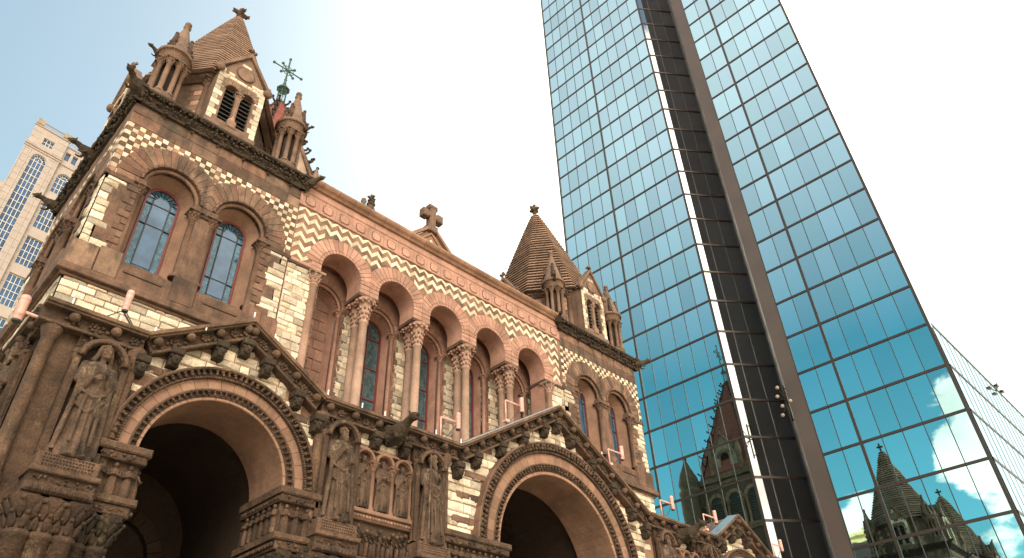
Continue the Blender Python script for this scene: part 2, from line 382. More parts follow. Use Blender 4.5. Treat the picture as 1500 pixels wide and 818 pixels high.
def ring(mb, cx, cz, r0, r1, y0, y1, n=17, a0=0.0, a1=pi, sub=2, gap=.012, clip=None, tone=None, jit=.0, bev=.012):
    for k in range(n):
        b0 = a0 + (a1 - a0) * k / n; b1 = a0 + (a1 - a0) * (k + 1) / n
        gr = gap / r1
        t = tone() if tone else 1.0
        yy = y0 - rt(0, jit)
        A = []
        for i in range(sub + 1):
            a = b0 + gr + (b1 - b0 - 2 * gr) * i / sub
            for r in (r0, r0 + bev, r1 - bev, r1):
                s_ = cx + r * cos(a); z_ = cz + r * sin(a)
                if clip: s_ = min(max(s_, clip[0]), clip[1])
                A.append((s_, z_))
        v = []; f = []
        for i in range(sub + 1):
            q = A[i * 4:i * 4 + 4]
            v += [(q[0][0], y1, q[0][1]), (q[0][0], yy + bev, q[0][1]), (q[1][0], yy, q[1][1]), (q[2][0], yy, q[2][1]), (q[3][0], yy + bev, q[3][1]), (q[3][0], y1, q[3][1])]
        for i in range(sub):
            for j in range(5): f.append((i * 6 + j, i * 6 + j + 1, (i + 1) * 6 + j + 1, (i + 1) * 6 + j))
        f.append((5, 4, 3, 2, 1, 0)); e = sub * 6; f.append((e, e + 1, e + 2, e + 3, e + 4, e + 5))
        mb.add(v, f, t)
def torus_arc(mb, cx, cz, R, r, y, a0=0.0, a1=pi, n=36, tone=1.0):
    mb.tube([(cx + R * cos(a0 + (a1 - a0) * i / n), y, cz + R * sin(a0 + (a1 - a0) * i / n)) for i in range(n + 1)], r, 8, tone)
def leafy(mb, p, sz, n=5, tone=None, flat=.6):
    for _ in range(n):
        q = (p[0] + rt(-.6, .6) * sz, p[1] + rt(-.35, .35) * sz, p[2] + rt(-.6, .6) * sz)
        mb.ell(q, (sz * rt(.25, .6), sz * rt(.2, .45) * flat * 1.5, sz * rt(.2, .5)), rrot(), (tone or rt)(.6, 1.3) if tone is None else tone)
def flower(mb, s_, y, z, r, ax=(1, 0), n=6, tone=1.0):
    # rosette of petals in the (s,z) plane
    for k in range(n):
        a = 2 * pi * k / n + .2
        mb.ell((s_ + r * .6 * cos(a), y, z + r * .6 * sin(a)), (r * .36, r * .28, r * .36), None, tone * rt(.8, 1.2))
    mb.ell((s_, y - .02, z), (r * .26, r * .3, r * .26), None, tone)
def arc_lumps(mb, cx, cz, r0, r1, y, n, tone=(.6, 1.3), a0=0.0, a1=pi, sc=1.0):
    w = r1 - r0
    for k in range(n):
        a = a0 + (a1 - a0) * (k + .5) / n
        rad = lambda f: r0 + w * f
        for f, s_ in ((.3, .34), (.68, .38)):
            aa = a + (rt(-.1, .1)) / max(r1, .1) * w
            rr = rad(f)
            R_ = Matrix.Rotation(-(aa), 3, 'Y') @ Matrix.Rotation(rt(-.5, .5), 3, 'Y')
            mb.ell((cx + rr * cos(aa), y - w * .12, cz + rr * sin(aa)), (w * s_ * .8 * sc, w * .28, w * s_ * rt(.45, .75) * sc), R_, rt(*tone))
def tmul(t, k): return tuple(c * k for c in t) if isinstance(t, tuple) else t * k
def colonette(mb, x, y, z0, z1, r, cap=.28, base=.16, tone=1.0, n=14, leaf=True, aw=None):
    mb.lathe([(r * 1.75, z0), (r * 1.75, z0 + base * .3), (r * 1.35, z0 + base * .45), (r * 1.55, z0 + base * .65), (r * 1.1, z0 + base), (r, z0 + base * 1.15), (r * .97, z1 - cap * 1.05), (r * 1.2, z1 - cap * 1.02), (r * 1.2, z1 - cap * .93), (r * 1.0, z1 - cap * .88), (r * 1.25, z1 - cap * .45), (r * 1.9, z1 - cap * .12), (r * 1.9, z1 - cap * .1)], (x, y, 0), n, tone)
    aw = aw or r * 2.05
    mb.bbox(x - aw, x + aw, y - aw, y + aw, z1 - cap * .18, z1, .012, tmul(tone, .9))
    if leaf:
        for lv in (0, 1):
            for i in range(8):
                a = 2 * pi * (i + .5 * lv) / 8; zb_ = z1 - cap * (.92 if lv == 0 else .70); zt_ = z1 - cap * (.50 if lv == 0 else .20); ra = r * (1.0 + .12 * lv); rb = r * (1.45 + .5 * lv)
                Rl = Matrix.Rotation(a, 3, 'Z') @ Matrix.Rotation(.42 if lv == 0 else .6, 3, 'Y')
                rm = (ra + rb) / 2; t_ = tmul(tone, rt(.7, 1.2))
                mb.ell((x + rm * cos(a), y + rm * sin(a), (zb_ + zt_) / 2), (r * .16, r * .40, (zt_ - zb_) * .62), Rl, t_)
                mb.ell((x + (rb + r * .1) * cos(a), y + (rb + r * .1) * sin(a), zt_ - cap * .02), (r * .26, r * .34, cap * .07), None, t_)

# ------------------------------------------------------------------ figures: blended by a voxel remesh into one surface
def remesh(mb, voxel, smooth=2):
    me = bpy.data.meshes.new('tmp'); me.from_pydata(mb.V, [], mb.F); me.update()
    o = bpy.data.objects.new('tmp', me); COL.objects.link(o)
    m = o.modifiers.new('r', 'REMESH'); m.mode = 'VOXEL'; m.voxel_size = voxel; m.use_smooth_shade = True
    if smooth:
        q = o.modifiers.new('s', 'SMOOTH'); q.iterations = smooth; q.factor = .5
    dg = bpy.context.evaluated_depsgraph_get(); dg.update()
    me2 = bpy.data.meshes.new_from_object(o.evaluated_get(dg))
    bpy.data.objects.remove(o); bpy.data.meshes.remove(me)
    a = me2.attributes.get('Tone')
    at = me2.attributes.new('Tone', 'FLOAT_COLOR', 'POINT'); at.data.foreach_set('color', [1.0] * (4 * len(me2.vertices)))
    for p in me2.polygons: p.use_smooth = True
    return me2
def figure_mb(kind):
    """standing draped figure, 1 unit tall, facing -y, feet at z=0"""
    b = MB(); r = random.Random(hash(kind) % 1000 if False else sum(map(ord, kind)))
    turn = {'hooded': .25, 'bearded': .05, 'helmeted': .35, 'monk': 0, 'bishop': -.2, 'scribe': -.15}.get(kind, 0)
    # robe with folds
    prof = [(.150, 0.0), (.148, .06), (.136, .18), (.124, .30), (.118, .42), (.112, .50), (.104, .56), (.106, .64), (.118, .72), (.118, .78), (.085, .825), (.045, .845)]
    n = 72; v = []; f = []
    ph = r.uniform(0, 6)
    for j, (rr, z) in enumerate(prof):
        for i in range(n):
            a = 2 * pi * i / n
            w = max(0, 1 - z / .62)
            fold = .13 * w * (abs(sin(6.5 * a + ph + 1.6 * sin(z * 6))) * 2 - 1) + .07 * w * sin(5 * a + 2 * ph - z * 5) + (.03 * sin(9 * a + z * 16) if z > .3 else 0)
            q = rr * (1 + fold)
            dep = .72 if z < .6 else .66
            v.append((q * cos(a) + .012 * sin(z * 5), q * sin(a) * dep, z))
    for j in range(len(prof) - 1):
        for i in range(n): f.append((j * n + i, j * n + (i + 1) % n, (j + 1) * n + (i + 1) % n, (j + 1) * n + i))
    f.append(tuple(range(n))[::-1]); f.append(tuple(range((len(prof) - 1) * n, len(prof) * n)))
    b.add(v, f)
    # feet
    for s in (-1, 1): b.ell((s * .05, -.105, .014), (.026, .055, .02), None, 1, 1)
    # neck and head
    b.tube([(0, .0, .82), (0, -.012, .885)], [.034, .03], 12)
    Rz = Matrix.Rotation(turn, 3, 'Z'); hc = Vector((0, -.02, .925))
    def H(x, y, z): return tuple(hc + Rz @ Vector((x, y, z)))
    b.ell(H(0, 0, .008), (.043, .052, .062), Rz, 1, 1)
    b.ell(H(0, -.012, -.028), (.031, .036, .032), Rz, 1, 1)
    b.ell(H(0, -.053, -.004), (.008, .014, .016), Rz, 1, 1)                   # nose
    for s in (-1, 1):
        b.ell(H(s * .018, -.044, .016), (.014, .008, .006), Rz, 1, 1)         # brow
        b.ell(H(s * .018, -.043, .004), (.007, .006, .005), Rz, 1, 1)         # eye
        b.ell(H(s * .022, -.034, -.014), (.014, .012, .014), Rz, 1, 1)        # cheek
        b.ell(H(s * .044, .002, 0), (.006, .012, .017), Rz, 1, 1)             # ear
    b.ell(H(0, -.046, -.024), (.013, .008, .005), Rz, 1, 1)                   # mouth
    b.ell(H(0, -.040, -.042), (.014, .012, .010), Rz, 1, 1)
    if kind in ('bearded', 'helmeted', 'bishop', 'scribe'):
        for k in range(9):
            t = k / 8; b.ell(H((t - .5) * .06, -.03 - .02 * sin(pi * t), -.055 - .03 * sin(pi * t)), (.011, .014, .032), Rz, 1, 1)
    if kind == 'hooded':
        n2 = 24
        for a0_, rr, zz in ((0, .062, .0), ):
            b.ell(H(0, .018, .012), (.062, .055, .074), Rz, 1, 1)
            for s in (-1, 1): b.tube([H(s * .05, -.005, .05), H(s * .058, -.008, 0), H(s * .066, 0, -.06), H(s * .085, .01, -.10)], [.014, .016, .02, .022], 8)
            b.tube([H(-.05, -.012, .045), H(0, -.022, .074), H(.05, -.012, .045)], [.013, .014, .013], 8)
    elif kind == 'helmeted':
        b.ell(H(0, .008, .03), (.052, .06, .05), Rz, 1, 1); b.tube([H(0, -.06, .04), H(0, -.02, .085), H(0, .05, .075), H(0, .075, .02)], [.008, .013, .013, .01], 8)
    elif kind == 'bishop':
        b.lathe([(.048, .0), (.052, .04), (.044, .08), (.012, .12)], tuple(hc + Vector((0, 0, .03))), 16)
    elif kind == 'monk':
        b.lathe([(.046, 0), (.05, .012), (.046, .026)], tuple(hc + Vector((0, 0, .03))), 18)
    else:
        for k in range(14):
            a = 2 * pi * k / 14; b.ell(H(.043 * cos(a), .012 + .046 * sin(a) * (1 if sin(a) > 0 else .5), .034 + r.uniform(-.008, .008)), (.016, .016, .018), None, 1, 0)
        b.ell(H(0, .012, .03), (.045, .048, .044), Rz, 1, 1)
    # arms: upper arm down, forearms bent across the chest
    poses = {'hooded': (((-.05, -.10, .66)), (.045, -.11, .70)), 'bearded': ((-.03, -.11, .715), (.06, -.11, .60)), 'helmeted': ((-.04, -.12, .60), (.03, -.115, .70)),
             'monk': ((-.02, -.11, .70), (.02, -.11, .70)), 'bishop': ((-.12, -.10, .62), (.04, -.11, .66)), 'scribe': ((-.05, -.11, .64), (.05, -.11, .66))}
    hl, hr = poses.get(kind, poses['monk'])
    for s, hp in ((-1, hl), (1, hr)):
        sh = Vector((s * .105, 0, .79)); el = Vector((s * .135, -.03, .645)); hp = Vector(hp)
        b.tube([sh, (sh + el) / 2 + Vector((s * .008, 0, 0)), el], [.038, .036, .033], 12)
        b.tube([el, (el + hp) / 2, hp], [.034, .03, .021], 12)
        b.ell(tuple(sh), (.044, .04, .04), None, 1, 1); b.ell(tuple(el), (.036, .036, .036), None, 1, 1)
        d = (hp - el).normalized(); side = Vector((0, 0, 1)).cross(d).normalized(); upv = d.cross(side)
        pm = hp + d * .022; b.ell(tuple(pm), (.018, .014, .02), None, 1, 1)
        for k in range(4):
            q = pm + upv * (.018 - .012 * k) * -1 + d * .01
            b.tube([q, q + d * .026, q + d * .036 + Vector((0, .012, 0))], [.0065, .006, .005], 6)
        b.tube([pm + upv * .012, pm + upv * .03 + d * .018], [.007, .005], 6)
        # hanging sleeve
        for k in range(3):
            t = .35 + .22 * k; p = el.lerp(hp, t)
            b.tube([p, p + Vector((s * .012, .012, -.10 + .02 * k)), p + Vector((s * .018, .025, -.19 + .05 * k))], [.027, .020, .009], 8)
    # cloak edges down both sides
    for s in (-1, 1):
        b.tube([(s * .10, -.03, .80), (s * .125, -.05, .60), (s * .13, -.06, .40), (s * .145, -.055, .18), (s * .15, -.05, .04)], [.016, .02, .022, .024, .02], 8)
        b.tube([(s * .05, -.075, .52), (s * .07, -.105, .34), (s * .075, -.12, .10)], [.010, .014, .014], 8)
    b.tube([(0.0, -.08, .50), (-.01, -.10, .3), (0.0, -.115, .06)], [.008, .012, .013], 8)
    b.tube([(-.11, -.055, .56), (0, -.092, .50), (.11, -.05, .57)], [.013, .016, .013], 8)
    b.tube([(-.12, -.06, .44), (-.02, -.095, .36), (.10, -.06, .50)], [.012, .016, .012], 8)
    if kind in ('bearded', 'scribe'):
        Rb = Matrix.Rotation(.3, 3, 'Z')
        v = []
        for dx in (-.035, .035):
            for dy in (-.012, .012):
                for dz in (-.05, .05): v.append(tuple(Vector((.055, -.135, .63)) + Rb @ Vector((dx, dy, dz))))
        b.add(v, [(0, 1, 3, 2), (4, 6, 7, 5), (0, 4, 5, 1), (2, 3, 7, 6), (0, 2, 6, 4), (1, 5, 7, 3)])
    if kind in ('helmeted', 'bishop'):
        b.tube([(-.13, -.13, .02), (-.125, -.125, .95)], .011, 8)
        if kind == 'bishop': b.tube([(-.125, -.125, .95), (-.12, -.12, 1.0), (-.09, -.13, 1.02), (-.075, -.13, .99), (-.09, -.13, .97)], .01, 8)
    return b
FIG = {}
def figure_mesh(kind, H):
    k = (kind, round(H, 2))
    if k not in FIG:
        b = figure_mb(kind); b.V = [(x * H, y * H, z * H) for x, y, z in b.V]
        FIG[k] = remesh(b, max(.010, H * .0048) if H > 1.8 else H * .009, 1); FIG[k].materials.append(MT['statue'])
    return FIG[k]
def gargoyle_mesh():
    b = MB()   # crouching winged beast leaning out along -y, root at origin
    b.tube([(0, .25, -.02), (0, 0, .02), (0, -.28, .06), (0, -.52, .16)], [.20, .25, .22, .14], 14)
    b.tube([(0, -.5, .15), (0, -.66, .24), (0, -.78, .26)], [.13, .11, .10], 12)
    b.ell((0, -.84, .27), (.13, .16, .12), None, 1, 1)
    b.tube([(0, -.88, .29), (0, -1.06, .27)], [.06, .03], 10)             # upper jaw
    b.tube([(0, -.88, .22), (0, -1.02, .15)], [.045, .02], 10)            # lower jaw
    for s in (-1, 1):
        b.tube([(s * .05, -.80, .33), (s * .11, -.76, .43)], [.045, .02], 8)                       # ears
        b.tube([(s * .12, -.30, -.02), (s * .19, -.38, -.16), (s * .16, -.50, -.20), (s * .15, -.60, -.18)], [.065, .05, .04, .03], 8)   # fore legs
        b.tube([(s * .13, .08, 0), (s * .22, -.04, -.12), (s * .17, .02, -.24)], [.09, .07, .04], 8)
        b.ell((s * .045, -.9, .32), (.022, .022, .022), None, 1, 0)
        for k in range(5):                                                 # ribbed wing
            t = k / 4
            b.tube([(s * .11, -.18 + .1 * t, .12), (s * (.21 + .03 * t), .0 + .14 * t, .24 - .12 * t), (s * (.16 + .05 * t), .16 + .16 * t, .22 - .2 * t)], [.06, .06, .035], 8)
    b.tube([(0, .2, .1), (0, .1, .2), (0, -.1, .2), (0, -.35, .2), (0, -.6, .3)], [.03, .05, .05, .04, .03], 8)
    return remesh(b, .018, 1)
GARG = gargoyle_mesh(); GARG.materials.append(MT['dark'])
def gargoyle(loc, ang, sc, parent, pitch=0):
    o = bpy.data.objects.new('gargoyle', GARG); COL.objects.link(o)
    off = Vector((0, 0, 0)); p = parent
    while p is not None: off += p.location; p = p.parent
    o.parent = parent; o.location = Vector(loc) - off; o.rotation_euler = (pitch, 0, ang); o.scale = (sc, sc, sc)
    return o

# ================================================================== THE CHURCH
Y0 = 20.0                                                    # plane of the west front
XA, XB, XC, XD = 2.5, 8.97, 24.23, 30.7                      # tower | arcade | tower
church = thing('stone_church', 'brown and cream stone church with twin spired towers, chequered bands and a carved arched porch', 'church', (16.6, 20, 0))
mirror_x = lambda x: 33.2 - x

TDP = 7.9
def local_frame(kind, tower):
    """frame for one face of a tower: local (s 0..6.47, y depth from the face, z)"""
    def f(s, y, z):
        if kind == 'front': p = (XA + s, Y0 + y)
        elif kind == 'side': p = (XA + y, Y0 + (6.47 - s) * TDP / 6.47)
        elif kind == 'back': p = (XB - s, Y0 + TDP - y)
        else: p = (XB - y, Y0 + s * TDP / 6.47)
        x = p[0] if tower == 0 else mirror_x(p[0])
        return (x, p[1], z)
    return f, tower == 1

WC = (3.235 - 1.24, 3.235 + 1.24)
ZSP = 18.6
def tower(tw):
    mirror = tw == 1
    wall = MB()
    wall.flip = mirror
    parts = {}
    def P(name, mat):
        key = (name, kind)
        if key not in parts: parts[key] = (MB(T, mirror), mat)
        b = parts[key][0]
        return b
    singles = []          # (name, MB, mat) objects of their own
    def S(name, mat):
        b = MB(T, mirror); singles.append((name, b, mat)); return b
    for kind in ('front', 'side', 'inner', 'back'):
        T, _ = local_frame(kind, tw)
        wall.T = T
        full = kind in ('front', 'side')
        holes = [arch_loop(c, 15.3, ZSP, .98) for c in WC] if full else []
        wall.panel([(0, 0), (6.47, 0), (6.47, 22.3), (0, 22.3)], holes, 0, .3, .9, edges=True)
        fac = P('ashlar_facing', 'cream')
        br = P('plain_frieze', 'brown')
        # ---- ashlar below the sill
        if kind != 'back':
            ashlar(fac, 0.02, 6.45, 9.0 if kind != 'inner' else 22.29, 14.2 if kind != 'inner' else 22.3, 0)
        # ---- sill course
        sc_ = P('sill_course', 'brown')
        for (za, zb, pr) in ((14.14, 14.24, .10), (14.24, 14.44, .24), (14.44, 14.52, .19)):
            if full: sc_.bbox(-pr, 6.47 + (pr if kind == 'front' else 0), -pr, .05, za, zb, .02, rt(.75, .95))
        if full:
            # window aprons and pedestals
            for a, b_, z1_, pr in ((-.10, .62, 15.42, .12), (.64, 1.28, 15.5, .16), (2.86, 3.62, 15.5, .16), (5.22, 5.86, 15.5, .16), (5.88, 6.5, 15.4, .12)):
                S('pedestal', 'brown').bbox(a, b_, -pr, .02, 14.52, z1_, .035, tone_brown())
            for c in WC:
                sl = S('sloping_sill', 'brown')
                sl.add([(c - 1.0, -.10, 15.22), (c + 1.0, -.10, 15.22), (c + 1.0, .78, 15.62), (c - 1.0, .78, 15.62), (c - 1.0, -.10, 14.52), (c + 1.0, -.10, 14.52)], [(0, 1, 2, 3), (4, 5, 1, 0)], .8)
                sl.bbox(c - .58, c + .58, -.14, -.09, 14.9, 15.0, .01, .7); sl.bbox(c - .58, c + .58, .1, .3, 15.3, 15.42, .02, .7)
            # cream fields with dark toothed quoins
            keep = lambda s, z: s < .72 + .14 * (int(z / .32) % 2) or s > 6.47 - .72 - .14 * (int(z / .32) % 2)
            ashlar(fac, 0.02, 6.45, 15.45, 18.2, 0, keep=lambda s, z: (s < .86 or s > 5.62), w=(.4, .86), h=(.2, .3))
            z = 15.5; k = 0
            while z < 18.15:
                h_ = .27; e = .34 if k % 2 else .18
                for side in (0, 1):
                    a, b_ = (1.04 - e, 1.05) if side == 0 else (5.42, 5.43 + e)
                    P('quoin', 'brown').bbox(a, b_, -.045, .02, z + .01, z + h_ - .01, .02, tone_brown())
                z += h_; k += 1
            # impost ledge
            for a, b_ in ((-.04, 1.02), (2.97, 3.5), (5.45, 6.55)):
                S('impost_ledge', 'brown').bbox(a, b_, -.07, .05, 18.16, 18.34, .02, rt(.5, .8))
            for wi, c in enumerate(WC):
                lo = (-.02, 3.235) if wi == 0 else (3.235, 6.49)
                vo = S('arch_voussoirs', 'brown')
                ring(vo, c, ZSP, 1.06, 1.76, -.035, .05, n=17, clip=lo, tone=tone_brown, jit=.015)
                for sgn in (-1, 1):
                    a, b_ = sorted((c + sgn * 1.06, c + sgn * 1.76)); a = max(a, lo[0]); b_ = min(b_, lo[1])
                    vo.bbox(a + .005, b_ - .005, -.04, .05, 18.35, ZSP - .008, .012, tone_brown())
                mo = S('arch_moulding', 'brown')
                ring(mo, c, ZSP, .97, 1.06, -.09, .08, n=15, clip=lo, tone=lambda: rt(.7, 1.0))
                ring(mo, c, ZSP, .86, .98, .28, .4, n=15, clip=lo, tone=lambda: rt(.8, 1.2))
                torus_arc(mo, c, ZSP, .90, .075, .10)
                # stilted piece between the capitals and the springing
                for sgn in (-1, 1): mo.bbox(c + sgn * .93 - .13, c + sgn * .93 + .13, -.04, .3, 18.34, ZSP, .02, .85)
                rv = S('window_reveal', 'arch')
                A = arch_loop(c, 15.5, ZSP, .98); B = arch_loop(c, 15.5, ZSP, .86)
                rv.strip([(s, .3, z_) for s, z_ in A], [(s, .301, z_) for s, z_ in B], tone=.8)
                Cc = arch_loop(c, 15.6, ZSP, .60)
                rv.strip([(s, .3, z_) for s, z_ in B], [(s, .70, z_) for s, z_ in Cc], tone=.75, smooth=False)
                D = arch_loop(c, 15.6, ZSP, .56); rv.strip([(s, .70, z_) for s, z_ in Cc], [(s, .80, z_) for s, z_ in D], tone=.7)
                for sgn in (-1, 1):
                    cl_ = S('colonette', 'brown'); colonette(cl_, c + sgn * .93, .10, 15.5, 18.34, .125, cap=.36, tone=rt(.75, 1.0))
                gl = S('window', 'stained'); lp = arch_loop(c, 15.6, ZSP, .57)
                gl.panel(lp, [], .76, .8, edges=False)
                cg = S('storm_pane', 'clear'); cg.panel(arch_loop(c, 15.9, 18.55, .27, k=.8), [], .735, .74, edges=True)
                fr = S('window_frame', 'redframe')
                for i in range(1):
                    lo2 = arch_loop(c, 15.6, ZSP, .57); li = arch_loop(c, 15.6, ZSP, .50)
                    fr.strip([(s, .70, z_) for s, z_ in lo2], [(s, .70, z_) for s, z_ in li]); fr.strip([(s, .70, z_) for s, z_ in li], [(s, .77, z_) for s, z_ in li])
                bars = S('glazing_bar', 'lead')
                for x_ in (-.285, .285): bars.box(c + x_ - .016, c + x_ + .016, .71, .76, 15.62, 18.93)
                for z_ in (16.55 if wi else 17.55, 18.42): bars.box(c - .52, c + .52, .715, .76, z_ - .014, z_ + .014)
                for k in range(9):
                    a = pi * (k + .5) / 9
                    bars.tube([(c + .22 * cos(a), .74, ZSP + .05 + .22 * sin(a)), (c + .5 * cos(a), .74, ZSP + .5 * sin(a))], .014, 4)
        # ---- chequer band
        if kind != 'back':
            ck = P('chequer_band', 'cream'); ckd = P('chequer_band_dark', 'brown')
            cz = .1925; n = 33; cw = 6.47 / n
            for j in range(12):
                z = 20.66 - (j + 1) * cz
                for i in range(n):
                    s = (i + .5) * cw; zc = z + cz / 2
                    if zc < 18.4: continue
                    if full and any(hypot(s - c, zc - ZSP) < 1.64 for c in WC): continue
                    if full and zc < ZSP and any(abs(s - c) < 1.6 for c in WC): continue
                    b_ = ck if (i + j) % 2 == 0 else ckd
                    t = rt(.5, 1.1) if (i + j) % 2 == 0 else rt(.5, 1.25)
                    if (i + j) % 2 and RND.random() < .3: tn = (t * 1.7, t * 1.5, t * 1.5)
                    else: tn = (t, t * rt(.93, 1.02), t * rt(.86, 1.0))
                    b_.bbox(i * cw + .004, (i + 1) * cw - .004, -.022 - rt(0, .008), .01, z + .004, z + cz - .004, .008, tn)
        ashlar(br, -.02, 6.49, 20.67, 21.66, 0, h=(.46, .5), w=(.7, 1.3), tone=tone_brown, th=.02, jit=.006)
        # ---- foliage cornice
        cn = P('foliage_cornice', 'dark')
        cn.bbox(-.30, 6.77, -.30, .1, 22.16, 22.30, .03, .9); cn.bbox(-.14, 6.61, -.14, .1, 21.62, 21.72, .02, .8); cn.box(-.08, 6.55, -.08, .1, 21.7, 22.18)
        if kind != 'back':
            nl = 34
            for i in range(nl):
                s = -.2 + 6.87 * (i + .5) / nl
                for lv in range(3):
                    leafy(cn, (s + rt(-.05, .05), -.10 - .08 * lv, 21.74 + .17 * lv), .12, 3, flat=1)
                if i % 4 == 1: leafy(cn, (s, -.2, 21.66), .13, 5, flat=1)
                if i % 5 == 0: leafy(cn, (s, -.08, 21.55), .1, 3, flat=1)
    # corners: gargoyles
    T0, _ = local_frame('front', tw)
    wo = wall.build('bell_tower', 'brown', church, label='left bell tower, nearer the camera, stepped stone spire behind a gabled belfry' if tw == 0 else 'right bell tower, farther away, beside the glass tower')
    names = {}
    for (name, _k), (b, m) in parts.items(): b.build(name, m, wo)
    for name, b, m in singles: b.build(name, m, wo)
    sx = 1 if tw == 0 else -1
    fx = lambda x: x if tw == 0 else mirror_x(x)
    for (x, y, a) in ((XA - .1, Y0 - .1, -45), (XA - .1, Y0 + TDP, -100), (XB + .1, Y0 - .05, 30), (XA - .1, Y0 + 4.0, -90)):
        ang = radians(a) if tw == 0 else -radians(a)
        gargoyle((fx(x), y, 21.98), ang, .95 if a != 30 else .8, wo)
    # ---------------- belfry
    cx, cy = fx(5.66), 23.95; YS = 1.24
    TY = lambda x, y, z: (x, cy + (y - cy) * YS, z)
    tb = MB(TY)
    dr = 2.66; v8 = [(cx + dr * cos(radians(22.5 + 45 * k)), cy + dr * sin(radians(22.5 + 45 * k))) for k in range(8)]
    tb.add([(x, y, 22.2) for x, y in v8] + [(x, y, 25.6) for x, y in v8], [(i, (i + 1) % 8, (i + 1) % 8 + 8, i + 8) for i in range(8)] + [tuple(range(8, 16))], .9)
    for k in range(8):
        a, b_ = Vector(v8[k]), Vector(v8[(k + 1) % 8]); d = (b_ - a); Ln = d.length; d.normalize(); nn = Vector((d.y, -d.x))
        Tk = (lambda A_, D_, N_: (lambda s, y, z: TY(A_.x + D_.x * s - N_.x * y, A_.y + D_.y * s - N_.y * y, z)))(a, d, nn)
        tb.T = Tk
        for j in range(10):
            z = 22.3 + j * .3; e = .5 if j % 2 else .32
            for s0_, s1_ in ((.1, .1 + e), (Ln - .1 - e, Ln - .1)):
                t = tone_cream(); t = tuple(q * 2.1 for q in t) if RND.random() < .75 else tone_brown()
                tb.bbox(s0_, s1_, -.02, .02, z + .01, z + .29, .012, t)
        tb.T = TY
        x, y = v8[k]; colonette(tb, x, y, 22.4, 25.5, .13, cap=.3, tone=rt(.8, 1.05), n=10)
    tb.lathe([(2.75, 25.42), (2.95, 25.54), (3.02, 25.64)], (cx, cy, 0), 8, .8, False, radians(22.5), radians(22.5) + 2 * pi, cap=False)
    tb.build('belfry_drum', 'turret', wo)
    # stepped stone spire
    sp = MB(TY); n = 32; zb, zt, R0_ = 25.6, 34.25, 3.02
    for k in range(n):
        z0 = zb + (zt - zb) * k / n; z1 = zb + (zt - zb) * (k + 1) / n
        r0 = R0_ * (1 - k / n) ** .96 + .13; r1 = R0_ * (1 - (k + 1) / n) ** .96 + .13
        t = rt(.75, 1.12)
        sp.lathe([(r0 - .10, z0 - .012), (r0 - .10, z0 + .045)], (cx, cy, 0), 8, .22, False, radians(22.5), radians(22.5) + 2 * pi, cap=False)
        sp.lathe([(r0 - .1, z0 + .045), (r0 + .07, z0 + .05), (r0 + .065, z0 + .12), (r1 + .0, z1 - .02), (r1 - .1, z1 - .01)], (cx, cy, 0), 8, t, False, radians(22.5), radians(22.5) + 2 * pi, cap=False)
    sp.build('stepped_spire', 'roofstone', wo)
    fn = MB(); fin(fn, cx, cy, 34.0, 1.2, 'dark'); fn.build('spire_finial', 'carve', wo)
    # gabled dormers on four faces
    for di, (ang, detail) in enumerate(((0, 1), (-90, 1), (90, 1), (180, 0))):
        ca, sa = cos(radians(ang)), sin(radians(ang))
        # local: s across (0 centred), y depth from the face plane (3.3 in front of the centre), z
        def TD(s, y, z, ca=ca, sa=sa):
            dd = 3.95 if ca * ca > .5 else 3.25; lx, ly = s, -dd + y
            return (cx + lx * ca - ly * sa, cy + lx * sa + ly * ca, z)
        d = MB(TD)
        hw, zE, zA = .98, 25.55, 27.1
        hole = []
        for s_ in (-.33, .33): hole.append([(s_ + .24, 22.95), (s_ + .24, 24.7)] + [(s_ + .24 * cos(pi * i / 10), 24.7 + .24 * sin(pi * i / 10)) for i in range(1, 10)] + [(s_ - .24, 24.7), (s_ - .24, 22.95)])
        d.panel([(-hw, 22.25), (hw, 22.25), (hw, zE), (0, zA), (-hw, zE)], hole, 0, .35, .95, edges=True)
        d.strip([(-hw, .35, 22.25), (-hw, .35, zE), (0, .35, zA), (hw, .35, zE), (hw, .35, 22.25)], [(-hw, 2.6, 22.25), (-hw, 2.6, zE), (0, 2.6, zA), (hw, 2.6, zE), (hw, 2.6, 22.25)], tone=.8)
        o = d.build('gabled_dormer', 'turret', wo)
        q = MB(TD)
        for side in (-1, 1):                      # cream quoins
            for j in range(11):
                z = 22.75 + j * .27; e = .34 if j % 2 else .22
                a_, b_ = sorted((side * hw, side * (hw - e))); q.bbox(a_, b_, -.025, .02, z + .008, z + .262, .012, tone_cream())
        ashlar(q, -hw, hw, 25.3, 26.9, 0, h=(.15, .2), w=(.2, .45), th=.02, jit=.008, keep=lambda s, z: abs(s) < hw * (zA - z - .1) / (zA - zE) and (abs(abs(s) - .33) > .5 if z < 25.2 else hypot(s - .33 * (1 if s > 0 else -1), z - 24.7) > .5) and hypot(s, z - 25.98) > .42)
        q.build('cream_quoin', 'cream', wo)
        q = MB(TD)
        ring(q, -.33, 24.7, .25, .46, -.05, .04, n=7, clip=(-2, 0), tone=tone_brown); ring(q, .33, 24.7, .25, .46, -.05, .04, n=7, clip=(0, 2), tone=tone_brown)
        for s_ in (-.33, .33):
            for k in range(9):
                a = pi * (k + .5) / 9; q.ell((s_ + .25 * cos(a), -.02, 24.7 + .25 * sin(a)), (.045, .06, .045), None, .5)
        colonette(q, 0, .08, 23.15, 24.72, .085, cap=.3, base=.2, tone=1.5); q.bbox(-.17, .17, -.1, .3, 22.75, 23.15, .04, 1.3)
        q.lathe([(.34, 0), (.34, .0)], (0, 0, 26.1), 8) if False else None
        q.add([(0, -.05, 25.98)] + [(.34 * cos(2 * pi * i / 24), -.05 - .0, 25.98 + .34 * sin(2 * pi * i / 24)) for i in range(24)], [(0, 1 + i, 1 + (i + 1) % 24) for i in range(24)], 1.1)
